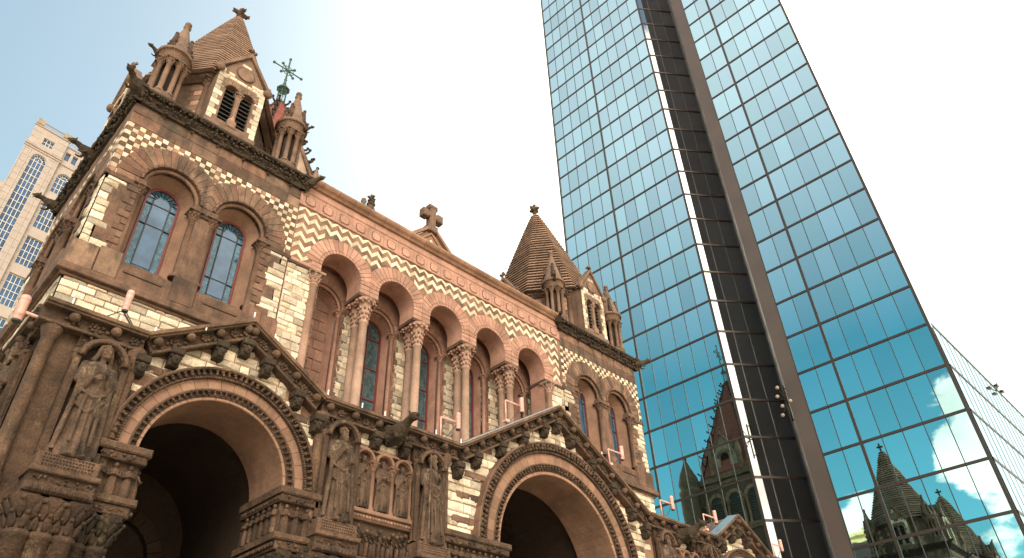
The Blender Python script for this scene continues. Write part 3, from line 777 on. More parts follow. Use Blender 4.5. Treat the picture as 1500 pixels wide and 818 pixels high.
        ring(q, 0, 25.98, .33, .38, -.06, .02, n=24, a1=2 * pi, tone=lambda: .8)
        # raking coping with kneelers and a finial
        for side in (-1, 1):
            q.add([(side * (hw + .12), -.12, zE - .02), (side * (hw + .12), -.12, zE + .18), (0, -.12, zA + .22), (0, -.12, zA - .02), (side * (hw + .12), .3, zE - .02), (side * (hw + .12), .3, zE + .18), (0, .3, zA + .22), (0, .3, zA - .02)],
                  [(0, 1, 2, 3) if side < 0 else (3, 2, 1, 0), (1, 5, 6, 2) if side < 0 else (2, 6, 5, 1), (0, 3, 7, 4) if side < 0 else (4, 7, 3, 0)], .95)
            q.ell((side * (hw + .05), -.08, zE + .02), (.2, .16, .2), None, .9, 1)
            for k in range(5): q.ell((side * (hw + .05) + rt(-.1, .1), -.04, zE + .3 + rt(-.06, .1)), (.08, .08, .08), None, .8)
        leafy(q, (0, -.05, zA + .36), .2, 8, tone=.8, flat=1.2)
        q.bbox(-hw - .05, hw + .05, -.1, .02, 22.25, 22.72, .04, .9)
        q.build('dormer_dressing', 'turret', wo)
        q = MB(TD)
        for s_ in (-.33, .33):
            for j in range(9):
                z = 22.98 + j * .225
                q.add([(s_ - .24, .10, z), (s_ + .24, .10, z), (s_ + .24, .26, z + .15), (s_ - .24, .26, z + .15), (s_ - .24, .10, z - .03), (s_ + .24, .10, z - .03), (s_ + .24, .26, z + .12), (s_ - .24, .26, z + .12)], [(0, 1, 2, 3), (7, 6, 5, 4), (4, 5, 1, 0)], rt(.7, 1.4))
        q.box(-.6, .6, .33, .36, 22.9, 25.0, .2)
        q.build('louvre', 'louvre', wo)
    # corner turrets
    for (tx, ty) in ((3.17, 20.66), (8.27, 20.66), (3.17, 27.2), (8.27, 27.2)):
        tx = fx(tx); t = MB(); r = .52
        t.lathe([(r + .14, 22.25), (r + .14, 22.6), (r + .02, 22.75), (r + .1, 22.85), (r - .05, 22.92)], (tx, ty, 0), 16, .85)
        for k in range(8):
            a = 2 * pi * (k + .5) / 8; colonette(t, tx + (r - .07) * cos(a), ty + (r - .07) * sin(a), 22.9, 24.78, .095, cap=.26, tone=rt(.85, 1.1), n=10)
            # little arch between the shafts
            a2 = a + pi / 8
            am = [(tx + (r - .02) * cos(a + pi / 4 * q_ / 8), ty + (r - .02) * sin(a + pi / 4 * q_ / 8), 24.78 + .16 * sin(pi * q_ / 8)) for q_ in range(9)]
            t.tube(am, .06, 6, .8)
        t.lathe([(.27, 22.9), (.27, 24.9)], (tx, ty, 0), 10, .18)
        t.lathe([(r - .1, 24.82), (r + .02, 24.84), (r + .04, 25.14), (r + .1, 25.2), (r + .16, 25.28), (r + .16, 25.34), (r + .04, 25.38), (.12, 27.2), (.09, 27.3), (.15, 27.36), (.15, 27.4), (.08, 27.46)], (tx, ty, 0), 16, 1.0)
        t.ell((tx, ty, 27.58), (.14, .14, .14), None, .95, 1)
        for k in range(40):
            a = 2 * pi * k / 40; t.ell((tx + (r + .13) * cos(a), ty + (r + .13) * sin(a), 25.22), (.045, .045, .05), None, rt(.5, .9))
        o = t.build('corner_turret', 'turret', wo)
        g = MB()                                   # gablets with knobs round the cone
        for k in range(4):
            a = pi / 4 + pi / 2 * k; ux, uy = cos(a), sin(a); px_, py_ = -uy, ux
            for rr_, z_, s_ in ((r + .02, 25.5, .17), (r - .08, 25.85, .17), (r - .16, 26.3, .12)):
                leafy(g, (tx + ux * rr_, ty + uy * rr_, z_), s_, 7, flat=1.3)
            g.tube([(tx + ux * .42, ty + uy * .42, 25.4), (tx + ux * .42, ty + uy * .42, 26.35)], [.18, .06], 8, .8)
            g.ell((tx + ux * .42, ty + uy * .42, 26.42), (.085, .085, .085), None, .8)
        g.build('turret_gablet', 'carve', wo)
    for k, (dx, dy, a) in enumerate(((-.5, -.5, -45), (.5, -.5, 45))):
        pass
    gargoyle((fx(2.75), 20.8, 25.25), radians(-80) * sx, .6, wo)
    gargoyle((fx(8.6), 20.3, 25.2), radians(40) * sx, .5, wo)
    return wo

def fin(b, x, y, z, h, kind='cross'):
    b.lathe([(.13, 0), (.2, .08 * h), (.11, .16 * h), (.09, .36 * h), (.17, .42 * h), (.12, .48 * h)], (x, y, z), 10, .9)
    for (dx, dy, dz) in ((0, 0, .98), (-.26 * h, 0, .70), (.26 * h, 0, .70), (0, -.26 * h, .70), (0, .26 * h, .70)):
        dz *= h
        b.tube([(x, y, z + .66 * h), (x + dx, y + dy, z + dz)], [.12 * h, .09 * h], 8, .9)
        leafy(b, (x + dx, y + dy, z + dz), .13 * h, 6, tone=.85, flat=1.2)
    b.ell((x, y, z + .66 * h), (.16 * h, .16 * h, .16 * h), None, .9, 1)

tower(0); tower(1)

# ------------------------------------------------------------------ arcade between the towers
AC = [16.6 + 2.68 * k for k in (-2, -1, 0, 1, 2)]; AR = .9
TA = lambda x, y, z: (x, Y0 + y, z)
b = MB(TA)
outer = [(XB, 18.18)]
for c in AC:
    outer += [(c - AR, 18.18)] + [(c - AR * cos(pi * i / 24), ZSP + AR * sin(pi * i / 24)) for i in range(25)] + [(c + AR, 18.18)]
outer += [(XC, 18.18), (XC, 22.2), (XB, 22.2)]
b.panel(outer, [], 0, .95, 1.0, edges=True)
for x0, x1 in ((XB - .02, AC[0] - AR), (AC[4] + AR, XC + .02)): b.box(x0, x1, .0, .95, 9, 18.18, .9)
b.box(XB, XC, 0, 6, 9, 13.0, .9)
arcade = b.build('arcade_wall', 'pink', church)
b = MB(TA)
for x0, x1, k in ((XB + .02, AC[0] - AR - .28, 0), (AC[4] + AR + .28, XC - .02, 1)):
    ashlar(b, x0, x1, 13, 18.1, 0, w=(.3, .6))
b.build('ashlar_facing', 'cream', arcade)
b = MB(TA)
for x0, x1 in ((XB, AC[0] - AR + .04), (AC[4] + AR - .04, XC)): b.bbox(x0, x1, -.09, .98, 18.06, 18.2, .02, .45)
for c in range(4):
    pc = (AC[c] + AC[c + 1]) / 2
    b.bbox(pc - .47, pc + .47, -.07, 1.0, 18.03, 18.19, .03, .6)
z = 13.2; k = 0
while z < 18:
    for e, s_ in ((AC[0] - AR, -1), (AC[4] + AR, 1)):
        w_ = .42 if k % 2 else .26; a_, b_ = sorted((e - .02 * s_, e + s_ * w_)); b.bbox(a_, b_, -.03, .02, z + .01, z + .28, .015, tone_brown())
    z += .29; k += 1
b.build('impost_course', 'brown', arcade)
for i, c in enumerate(AC):
    lo = (c - 1.335, c + 1.335) if 0 < i < 4 else ((XB + .8, c + 1.335) if i == 0 else (c - 1.335, XC - .8))
    lo = (c - 1.6 if i == 0 else c - 1.335, c + 1.6 if i == 4 else c + 1.335)
    v = MB(TA)
    tp = lambda: (lambda t, w: (t, t * (1 + w), t * (1 + w)))(rt(.72, 1.15), rt(-.06, .06))
    ring(v, c, ZSP, 1.04, 1.56, -.035, .03, n=19, clip=lo, tone=tp, jit=.012)
    ring(v, c, ZSP, .9, 1.03, -.05, .03, n=19, clip=lo, tone=lambda: rt(.85, 1.05), sub=1)
    for s_ in (-1, 1):
        x0, x1 = sorted((c + s_ * .9, c + s_ * 1.33))
        v.bbox(x0 + .004, x1 - .004, -.037, .03, 18.2, 18.39, .01, rt(.85, 1.05)); v.bbox(x0 + .004, x1 - .004, -.037, .03, 18.4, ZSP - .005, .01, rt(.85, 1.05))
    v.build('arch_voussoirs', 'pink', arcade)
# chevrons
cg_ = []
for c in AC: cg_ += [(c - 1.32 if c > AC[0] else c - 1.5, 18.4)] + [(c - 1.3 * cos(pi * i / 24), ZSP + 1.3 * sin(pi * i / 24)) for i in range(25)]
b = MB(TA); b.panel([(XB + .01, 18.4)] + cg_ + [(XC - .01, 18.4), (XC - .01, 20.93), (XB + .01, 20.93)], [], -.012, 0, 1.35); b.build('chevron_ground', 'brown', arcade)
b = MB(TA)
st = .25; amp = .13; th_ = .205
for row in range(7):
    z0 = 20.72 - row * .455
    i = 0; s = XB + .04
    while s < XC - st:
        za = z0 + (amp if i % 2 else -amp); zb_ = z0 + (-amp if i % 2 else amp)
        m = s + st / 2
        ok = all(hypot(m - c, z0 - ZSP) > 1.50 for c in AC) and z0 > 18.3 and not (z0 < ZSP and any(abs(m - c) < 1.45 for c in AC))
        if ok:
            zA_ = min(za + th_, 20.925); zB_ = min(zb_ + th_, 20.925)
            t = rt(.6, 1.08)
            b.add([(s, -.022, za), (s + st, -.022, zb_), (s + st, -.022, zB_), (s, -.022, zA_), (s, .01, za), (s + st, .01, zb_), (s + st, .01, zB_), (s, .01, zA_)], [(0, 1, 2, 3), (0, 4, 5, 1), (3, 2, 6, 7)], (t, t, t * .95))
        s += st; i += 1
b.build('chevron_band', 'cream', arcade)
# frieze with cut-corner panels
b = MB(TA)
b.bbox(XB, XC, -.07, .02, 20.93, 21.0, .02, .8); b.bbox(XB, XC, -.055, .02, 21.66, 21.74, .02, .85); b.box(XB, XC, -.03, .02, 21.0, 21.66, .95); b.box(XB, XC, -.04, .02, 21.74, 22.02, 1)
for k in range(19):
    c = XB + .45 + .7975 * k
    for g, y, t in ((.23, -.042, .35), (.195, -.058, 1.05)):
        b.bbox(c - g, c + g, y, 0, 21.31 - g * .72, 21.31 + g * .72, .006, t); b.bbox(c - g * .72, c + g * .72, y - .002, 0, 21.31 - g, 21.31 + g, .006, t)
    b.bbox(c + .385, c + .398, -.032, 0, 21.02, 21.64, .002, .5)
b.build('panelled_frieze', 'pink', arcade)
b = MB(TA)
prof = [(0, 22.0), (-.14, 22.02), (-.2, 22.1), (-.3, 22.16), (-.36, 22.24), (-.37, 22.32), (-.33, 22.38), (-.25, 22.42), (-.1, 22.44), (.3, 22.46)]
xs = [XB + (XC - XB) * i / 20 for i in range(21)]
for i in range(20):
    t = rt(.85, 1.08); g = .006
    b.strip([(xs[i] + g, y, z) for y, z in prof], [(xs[i + 1] - g, y, z) for y, z in prof], tone=t, smooth=False)
b.build('gutter_cornice', 'arch', arcade)
# columns in pairs
for c in range(4):
    pc = (AC[c] + AC[c + 1]) / 2
    for y in (.2, .72):
        q = MB(TA); t = rt(.8, 1.05); tt = (t * .93, t * 1.1, t * 1.1)
        q.lathe([(.33, 13.0), (.33, 13.1), (.26, 13.14), (.29, 13.22), (.22, 13.3), (.175, 13.34), (.165, 16.95), (.205, 16.98), (.205, 17.04), (.17, 17.07), (.19, 17.4), (.235, 17.45), (.2, 17.5), (.28, 17.9), (.38, 17.95), (.42, 18.03)], (pc, y, 0), 20, tt)
        for lv in range(4):
            for k in range(9):
                a = 2 * pi * (k + .5 * lv) / 9; rr = (.19, .21, .26, .35)[lv]
                q.ell((pc + rr * cos(a), y + rr * sin(a), 17.2 + .21 * lv), (.055, .055, .09 if lv < 3 else .06), None, tt[0] * rt(.7, 1.2))
        for k in range(12):
            a = 2 * pi * k / 12; q.ell((pc + .40 * cos(a), y + .36 * sin(a), 17.92), (.085, .085, .075), None, tt[0] * rt(.8, 1.2))
        q.build('gallery_column', 'pink', arcade)
for x in (AC[0] - AR - .22, AC[4] + AR + .22):
    q = MB(TA); colonette(q, x, -.02, 13.0, 18.05, .15, cap=.55, base=.3, tone=(.85, .95, .95)); q.build('half_column', 'pink', arcade)
# inner gallery wall
b = MB(TA); yb = 1.45
holes = [arch_loop(c + .12, 13.6, 18.05, .95) for c in AC[1:]] + [arch_loop(AC[0] + .12, 13.6, 18.05, .95)]
b.panel([(XB + .3, 13), (XC - .3, 13), (XC - .3, 20.2), (XB + .3, 20.2)], holes, yb, yb + .25, .85)
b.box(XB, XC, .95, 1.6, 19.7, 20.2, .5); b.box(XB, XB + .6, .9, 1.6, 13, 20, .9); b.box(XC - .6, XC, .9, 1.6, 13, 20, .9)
gw = b.build('gallery_wall', 'pink', church)
b = MB(TA); bq = MB(TA)
for i in range(6):
    pc = 16.6 + 2.68 * (i - 2.5) + .12
    x0, x1 = max(pc - .36, XB + .62), min(pc + .36, XC - .62)
    if x1 - x0 < .2: continue
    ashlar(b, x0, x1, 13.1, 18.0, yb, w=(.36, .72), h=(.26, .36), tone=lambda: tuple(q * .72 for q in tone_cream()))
    z = 13.2; k = 0
    while z < 18:
        e = .2 if k % 2 else .1
        for s_ in (-1, 1):
            a_, b_ = sorted((pc + s_ * .39, pc + s_ * (.39 - e))); bq.bbox(a_, b_, yb - .045, yb, z + .01, z + .3, .012, tone_brown())
        z += .31; k += 1
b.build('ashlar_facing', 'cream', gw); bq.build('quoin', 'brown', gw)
for i, c in enumerate(AC):
    c += .12
    q = MB(TA); ring(q, c, 18.05, .95, 1.3, yb - .03, yb + .02, n=13, clip=(c - 1.33, c + 1.33), tone=lambda: rt(.75, 1.0)); ring(q, c, 18.05, .80, .95, yb + .2, yb + .3, n=13, tone=lambda: rt(.8, 1)); torus_arc(q, c, 18.05, .87, .06, yb + .1)
    A = arch_loop(c, 13.6, 18.05, .80); B = arch_loop(c, 13.7, 18.05, .66)
    q.strip([(s, yb + .25, z_) for s, z_ in A], [(s, yb + .6, z_) for s, z_ in B], tone=.8); q.build('inner_arch', 'pink', gw)
    for s_ in (-1, 1):
        q = MB(TA); colonette(q, c + s_ * .86, yb + .10, 13.6, 18.05, .085, cap=.26, tone=rt(.75, .95), n=10); q.build('colonette', 'pink', gw)
    if i == 0:
        q = MB(TA); ashlar(q, c - .7, c + .7, 13.6, 19.0, yb + .6, h=(.4, .5), w=(.5, .8), tone=lambda: rt(.6, .85), keep=lambda s, z: z < 18 or hypot(s - c, z - 18.05) < .8)
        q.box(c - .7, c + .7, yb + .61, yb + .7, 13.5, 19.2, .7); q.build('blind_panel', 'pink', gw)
    else:
        q = MB(TA); q.panel(arch_loop(c, 13.7, 18.05, .66), [], yb + .62, yb + .66, edges=False); q.build('window', 'quarry', gw)
        q = MB(TA); li = arch_loop(c, 13.7, 18.05, .57)
        q.strip([(s, yb + .56, z_) for s, z_ in B], [(s, yb + .56, z_) for s, z_ in li]); q.strip([(s, yb + .56, z_) for s, z_ in li], [(s, yb + .63, z_) for s, z_ in li])
        for z_ in (15.0, 16.4, 17.8): q.box(c - .6, c + .6, yb + .58, yb + .62, z_ - .03, z_ + .03)
        q.box(c - .02, c + .02, yb + .58, yb + .62, 13.7, 18.6); q.build('window_frame', 'redframe', gw)
# gable with cross, small finial
b = MB()
gx, gy = 16.6, 21.35
b.add([(gx - 2.3, gy, 22.7), (gx + 2.3, gy, 22.7), (gx, gy, 24.95), (gx - 2.3, gy + 3, 22.7), (gx + 2.3, gy + 3, 22.7), (gx, gy + 3, 24.95)], [(0, 1, 2), (0, 2, 5, 3), (1, 4, 5, 2)], .9)
for s_ in (-1, 1):
    for off, y_, w_ in ((0, -.16, .16), (.34, -.07, .1)):
        x0, z0, x1, z1 = gx + s_ * (2.42 - off * 1.6), 22.65, gx, 25.05 - off * 1.3
        b.add([(x0, gy + y_, z0), (x0, gy + y_, z0 + w_ * 1.5), (x1, gy + y_, z1 + w_), (x1, gy + y_, z1 - w_ * .3), (x0, gy + .1, z0), (x0, gy + .1, z0 + w_ * 1.5), (x1, gy + .1, z1 + w_), (x1, gy + .1, z1 - w_ * .3)], [(0, 1, 2, 3), (1, 5, 6, 2), (0, 3, 7, 4)] if s_ < 0 else [(3, 2, 1, 0), (2, 6, 5, 1), (4, 7, 3, 0)], 1)
ng = b.build('nave_gable', 'arch', church)
b = MB(); b.add([(gx - .5, gy - .05, 23.5), (gx + .5, gy - .05, 23.5), (gx, gy - .05, 24.25)], [(0, 1, 2)], 1.2); b.build('gable_panel', 'cream', ng)
b = MB(); b.bbox(gx - .3, gx + .3, gy - .2, gy + .3, 24.7, 25.1, .04, .8); b.bbox(gx - .2, gx + .2, gy - .17, gy + .17, 25.0, 26.35, .05, .85)
b.bbox(gx - .46, gx + .46, gy - .172, gy + .172, 25.6, 25.95, .05, .85)
for dx, dz in ((-.46, .49), (.46, .49), (0, 1.05)): b.bbox(gx + dx - .17, gx + dx + .17, gy - .19, gy + .19, 25.29 + dz - .24, 25.29 + dz + .24, .05, .85) if dx else b.bbox(gx - .26, gx + .26, gy - .19, gy + .19, 26.2, 26.45, .05, .85)
b.build('stone_cross', 'turret', ng)
b = MB(); b.lathe([(.42, 22.3), (.36, 22.5), (.09, 23.1)], (12.25, 20.1, 0), 4, .9, False); fin(b, 12.25, 20.1, 22.98, .62); b.build('parapet_finial', 'carve', ng)

# ------------------------------------------------------------------ nave, transepts and the central tower
b = MB()
def gable_mass(b, x0, x1, y0, y1, zw, zr, axis='y', tone=1.0):
    if axis == 'y':
        xm = (x0 + x1) / 2
        v = [(x0, y0, 0), (x1, y0, 0), (x1, y1, 0), (x0, y1, 0), (x0, y0, zw), (x1, y0, zw), (x1, y1, zw), (x0, y1, zw), (xm, y0, zr), (xm, y1, zr)]
        b.add(v, [(0, 1, 5, 4), (1, 2, 6, 5), (2, 3, 7, 6), (3, 0, 4, 7), (4, 5, 8), (6, 7, 9), (5, 6, 9, 8), (7, 4, 8, 9)], tone)
    else:
        ym = (y0 + y1) / 2
        v = [(x0, y0, 0), (x1, y0, 0), (x1, y1, 0), (x0, y1, 0), (x0, y0, zw), (x1, y0, zw), (x1, y1, zw), (x0, y1, zw), (x0, ym, zr), (x1, ym, zr)]
        b.add(v, [(0, 1, 5, 4), (1, 2, 6, 5), (2, 3, 7, 6), (3, 0, 4, 7), (7, 4, 8), (5, 6, 9), (4, 5, 9, 8), (6, 7, 8, 9)], tone)
gable_mass(b, 4.6, 28.6, 27.5, 39.5, 19.5, 28.0)
nave = b.build('nave', 'slate', church)
b = MB(); gable_mass(b, 4.8, 28.4, 39, 53, 21, 29, 'x'); b.build('transept', 'brown', nave)
b = MB()
for x in (4.5, 28.7):
    for k in range(6):
        y = 29 + k * 1.8; b.box(x - .1, x + .1, y, y + .6, 12, 18.5, .6)
b.build('buttress', 'brown', nave)

CTX, CTY = 16.6, 45.6
w = 6.0
b = MB()
b.box(CTX - w, CTX + w, CTY - w, CTY + w, 20, 39.4, .55)
for (s0, z0, z1, pr) in ((0, 38.6, 39.5, .45), (0, 31.2, 31.7, .3), (0, 38.0, 38.4, .2)): b.box(CTX - w - pr, CTX + w + pr, CTY - w - pr, CTY + w + pr, z0, z1, .9)
ct = b.build('central_tower', 'turret', church)
for ang in (0, 90, -90):
    ca, sa = cos(radians(ang)), sin(radians(ang))
    TD = lambda s, y, z, ca=ca, sa=sa: (CTX + s * ca - (-w + y) * sa, CTY + s * sa + (-w + y) * ca, z)
    for k in (-1, 0, 1):
        q = MB(TD); ring(q, k * 2.9, 35.6, .9, 1.4, -.15, .1, n=13, tone=lambda: rt(.7, 1.2))
        for s_ in (-1, 1): colonette(q, k * 2.9 + s_ * 1.1, -.15, 31.8, 35.6, .2, cap=.6, base=.3)
        q.build('belfry_arch', 'arch', ct)
        q = MB(TD); q.panel(arch_loop(k * 2.9, 31.8, 35.6, .9), [], -.03, 0, .5, edges=False)
        for j in range(12): q.box(k * 2.9 - .9, k * 2.9 + .9, -.12, -.03, 31.9 + j * .33, 31.98 + j * .33, 2)
        q.build('belfry_opening', 'louvre', ct)
    q = MB(TD); hw = 1.7
    q.panel([(-hw, 39.4), (hw, 39.4), (hw, 42.4), (0, 45.6), (-hw, 42.4)], [arch_loop(0, 39.9, 41.6, .8)], -.3, .3, (1.6, 1.9, 2.0))
    q.strip([(-hw, .3, 39.4), (-hw, .3, 42.4), (0, .3, 45.6), (hw, .3, 42.4), (hw, .3, 39.4)], [(-hw, 4, 39.4), (-hw, 4, 42.4), (0, 4, 45.6), (hw, 4, 42.4), (hw, 4, 39.4)], tone=1)
    ring(q, 0, 41.6, .8, 1.2, -.42, -.28, n=13, tone=lambda: rt(.6, 1.1)); q.box(-.9, .9, .1, .2, 39.8, 42.6, .15)
    for s_ in (-1, 1):
        q.tube([(s_ * hw, -.4, 42.3), (0, -.4, 45.7)], .16, 6, .8); q.lathe([(.45, 39.4), (.45, 42.6), (.05, 44.2)], (s_ * (hw + .3), -.2, 0), 8, 1.0)
    fin(q, 0, -.2, 45.6, 1.0); q.build('roof_dormer', 'turret', ct)
b = MB(); zb, za = 39.5, 56.4; hw = 6.3
n = 40
for k in range(n):
    f0, f1 = k / n, (k + 1) / n; z0, z1 = zb + (za - zb) * f0, zb + (za - zb) * f1; r0 = hw * (1 - f0) + .25; r1 = hw * (1 - f1) + .25
    c = []
    for r_, z_ in ((r0 + .05, z0), (r1 + .05, z1)):
        m = r_ * .42
        c.append([(CTX + x * r_, CTY + y * r_, z_) for x, y in ((-1, -.55), (-.55, -1), (.55, -1), (1, -.55), (1, .55), (.55, 1), (-.55, 1), (-1, .55))])
    b.strip(c[0], c[1], True, rt(.85, 1.1))
roof = b.build('pyramid_roof', 'redtile', ct)
b = MB()
for (x, y) in ((-1, -.55), (-.55, -1), (.55, -1), (1, -.55), (1, .55), (.55, 1), (-.55, 1), (-1, .55)):
    P0_ = Vector((CTX + x * (hw + .3), CTY + y * (hw + .3), zb)); P1_ = Vector((CTX + x * .3, CTY + y * .3, za))
    b.tube([P0_, P1_], .12, 6, .7)
    for k in range(13):
        p = P0_.lerp(P1_, (k + .5) / 13); d = Vector((x, y, 0)).normalized()
        b.tube([p, p + d * .42 + Vector((0, 0, .12)), p + d * .5 + Vector((0, 0, .4))], [.12, .10, .05], 6, .45); b.ell(tuple(p + d * .5 + Vector((0, 0, .35))), (.16, .16, .14), None, .4)
b.build('crocket', 'carve', ct)
for sx_ in (-1, 1):
    for sy_ in (-1, 1):
        x, y = CTX + sx_ * 6.5, CTY + sy_ * 6.5
        b = MB(); b.lathe([(1.45, 20), (1.45, 37.6), (1.65, 37.9), (1.65, 38.3), (1.35, 38.5), (1.35, 39.0), (1.5, 39.2), (1.5, 39.4), (.9, 41.4), (.12, 43.0), (.25, 43.2), (.1, 43.4)], (x, y, 0), 20, (.75, .8, .8))
        b.ell((x, y, 43.3), (.25, .25, .3), None, .7); b.build('round_turret', 'turret', ct)
b = MB()
cz = 56.3
b.lathe([(.45, -.2), (.5, .0), (.4, .1)], (CTX, CTY, cz), 8, 1)
for k in range(6):
    a = 2 * pi * k / 6; b.tube([(CTX + .42 * cos(a), CTY + .42 * sin(a), cz), (CTX + .4 * cos(a), CTY + .4 * sin(a), cz + 2.0)], .035, 6, 1)
for z_ in (.6, 1.1, 1.6): b.lathe([(.43, z_), (.43, z_ + .05)], (CTX, CTY, cz), 12, 1, cap=False)
b.lathe([(.6, 1.95), (.65, 2.02), (.35, 2.25), (.2, 2.7), (.12, 3.2), (.1, 4.0)], (CTX, CTY, cz), 8, 1)
b.tube([(CTX, CTY, cz + 3.2), (CTX, CTY, cz + 6.9)], .09, 8, 1); zc_ = cz + 5.0
for k in range(8):
    a = pi / 4 * k; L_ = 1.5 if k % 2 == 0 else .9
    if k == 2: L_ = 1.8
    e = (CTX + L_ * cos(a), CTY, zc_ + L_ * sin(a)); b.tube([(CTX, CTY, zc_), e], .07, 6, 1); b.ell(e, (.15, .15, .15), None, 1, 1)
b.tube([(CTX + .6 * cos(pi * i / 12), CTY, zc_ + .6 * sin(pi * i / 12)) for i in range(25)], .04, 6, 1)
b.ell((CTX, CTY, zc_), (.26, .2, .26), None, 1, 1)
b.build('copper_cross', 'copper', ct)

# ================================================================== THE PORCH
PY = 14.3; TP = lambda x, y, z: (x, PY + y, z)
PX0, PX1 = 2.05, 33.2 - 2.05
ZA = 7.4
ARCHES = [(5.72, 2.27, 1.57), (16.6, 3.62, 2.62), (27.48, 2.27, 1.57)]
b = MB(TP)
base_out = [(PX0, 0)]
for cx_, R1_, r_ in ARCHES:
    base_out += [(cx_ - r_, 0)] + [(cx_ - r_ * cos(pi * i / 32), ZA + r_ * sin(pi * i / 32)) for i in range(33)] + [(cx_ + r_, 0)]
GAB = [(3.63, 7.9, 11.0), (12.25, 20.95, 12.35), (33.2 - 7.9, 33.2 - 3.63, 11.0)]
ZE = 9.72
top = [(PX1, 0), (PX1, ZE)]
for a, c_, zt in reversed(GAB): top += [(c_, ZE), ((a + c_) / 2, zt), (a, ZE)]
top += [(PX0, ZE)]
b.panel(base_out + top, [], 0, 1.45, .8, back=True, edges=True)
porch = b.build('porch', 'arch', church, label='carved entrance porch with three round arches under gabled cornices')
for x0, x1 in ((PX0 - .01, PX0 + 1.0), (PX1 - 1.0, PX1 + .01)):
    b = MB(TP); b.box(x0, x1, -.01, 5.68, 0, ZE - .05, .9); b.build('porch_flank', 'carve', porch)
# ceiling, inner side walls, doors at the back of the porch
b = MB(TP)
for cx_, R1_, r_ in ARCHES:
    A = arch_loop(cx_, 0, ZA, r_ + .28, 28); b.strip([(s, 1.40, z) for s, z in A], [(s, 5.62, z) for s, z in A], tone=.8)

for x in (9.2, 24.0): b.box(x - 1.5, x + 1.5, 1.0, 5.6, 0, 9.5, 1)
for cx_, R1_, r_ in ARCHES:
    ring(b, cx_, 6.9, r_ * .62, r_ * .85, 5.35, 5.62, n=13, tone=lambda: rt(.8, 1.4)); 
    for s_ in (-1, 1): colonette(b, cx_ + s_ * r_ * .74, 5.3, 3, 6.9, .14)
b.box(PX0 + .3, PX1 - .3, 5.6, 5.68, 0, 12.9, 1)
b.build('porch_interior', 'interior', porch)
# roofs of the gables running back to the front
for a, c_, zt in GAB:
    xm = (a + c_) / 2
    b = MB(TP)
    b.add([(a - .25, -.05, ZE - .02), (xm, -.05, zt + .03), (c_ + .25, -.05, ZE - .02), (a - .25, 5.69, ZE - .02), (xm, 5.69, zt + .03), (c_ + .25, 5.69, ZE - .02)], [(0, 1, 4, 3), (1, 2, 5, 4)], .9)
    b.build('gable_roof', 'slate', porch)
for x0, x1 in ((PX0, 3.63), (7.9, 12.25), (20.95, 25.3), (29.57, PX1)):
    b = MB(TP); b.box(x0, x1, 0, 5.69, ZE - .1, ZE + .02, 1); b.build('flat_roof', 'slate', porch)

def inring(s, z):
    for cx_, R1_, r_ in ARCHES:
        if z < ZA + .05:
            if abs(s - cx_) < R1_ - .25: return True
        elif hypot(s - cx_, z - ZA) < R1_ - .28: return True
    return False
def under(s, z):
    zt = ZE - .3
    for a, c_, zz in GAB:
        if a < s < c_:
            xm = (a + c_) / 2; zt = ZE - .3 + (zz - ZE) * (1 - abs(s - xm) / ((c_ - a) / 2))
    return z < zt
STX = [2.98, 8.52, 11.28, 33.2 - 11.28, 33.2 - 8.52, 33.2 - 2.98]
def field(s, z):
    if inring(s, z) or not under(s, z): return False
    if s < 3.52 or s > 33.2 - 3.52: return False
    if any(abs(s - q) < .5 for q in STX) and z < 9.45: return False
    if (8.5 < s < 11.3 or 21.9 < s < 24.7) and z < 9.0: return False
    return True
b = MB(TP); ashlar(b, PX0, PX1, 7.35, 12.1, 0, keep=field, w=(.22, .6), h=(.17, .30)); b.build('ashlar_facing', 'cream', porch)
b = MB(TP)
for z in (7.75, 8.42, 9.08):
    for cx_, R1_, r_ in ARCHES:
        hw_ = sqrt(max(R1_ ** 2 - (z + .1 - ZA) ** 2, 0))
        for x0, x1 in ((cx_ - hw_ - .8, cx_ - hw_ + .05), (cx_ + hw_ - .05, cx_ + hw_ + .8)):
            x0 = max(x0, 3.5); 
            if R1_ > 3: x0 = max(x0, 11.85); x1 = min(x1, 21.35)
            if cx_ < 10: x1 = min(x1, 7.98)
            if cx_ > 20: x0 = max(x0, 25.2); x1 = min(x1, 29.7)
            s = x0
            while s < x1 - .05:
                w_ = min(rt(.35, .7), x1 - s); b.bbox(s + .006, s + w_ - .006, -.055, .02, z, z + .19, .02, tone_brown()); s += w_
b.build('banding_course', 'brown', porch)
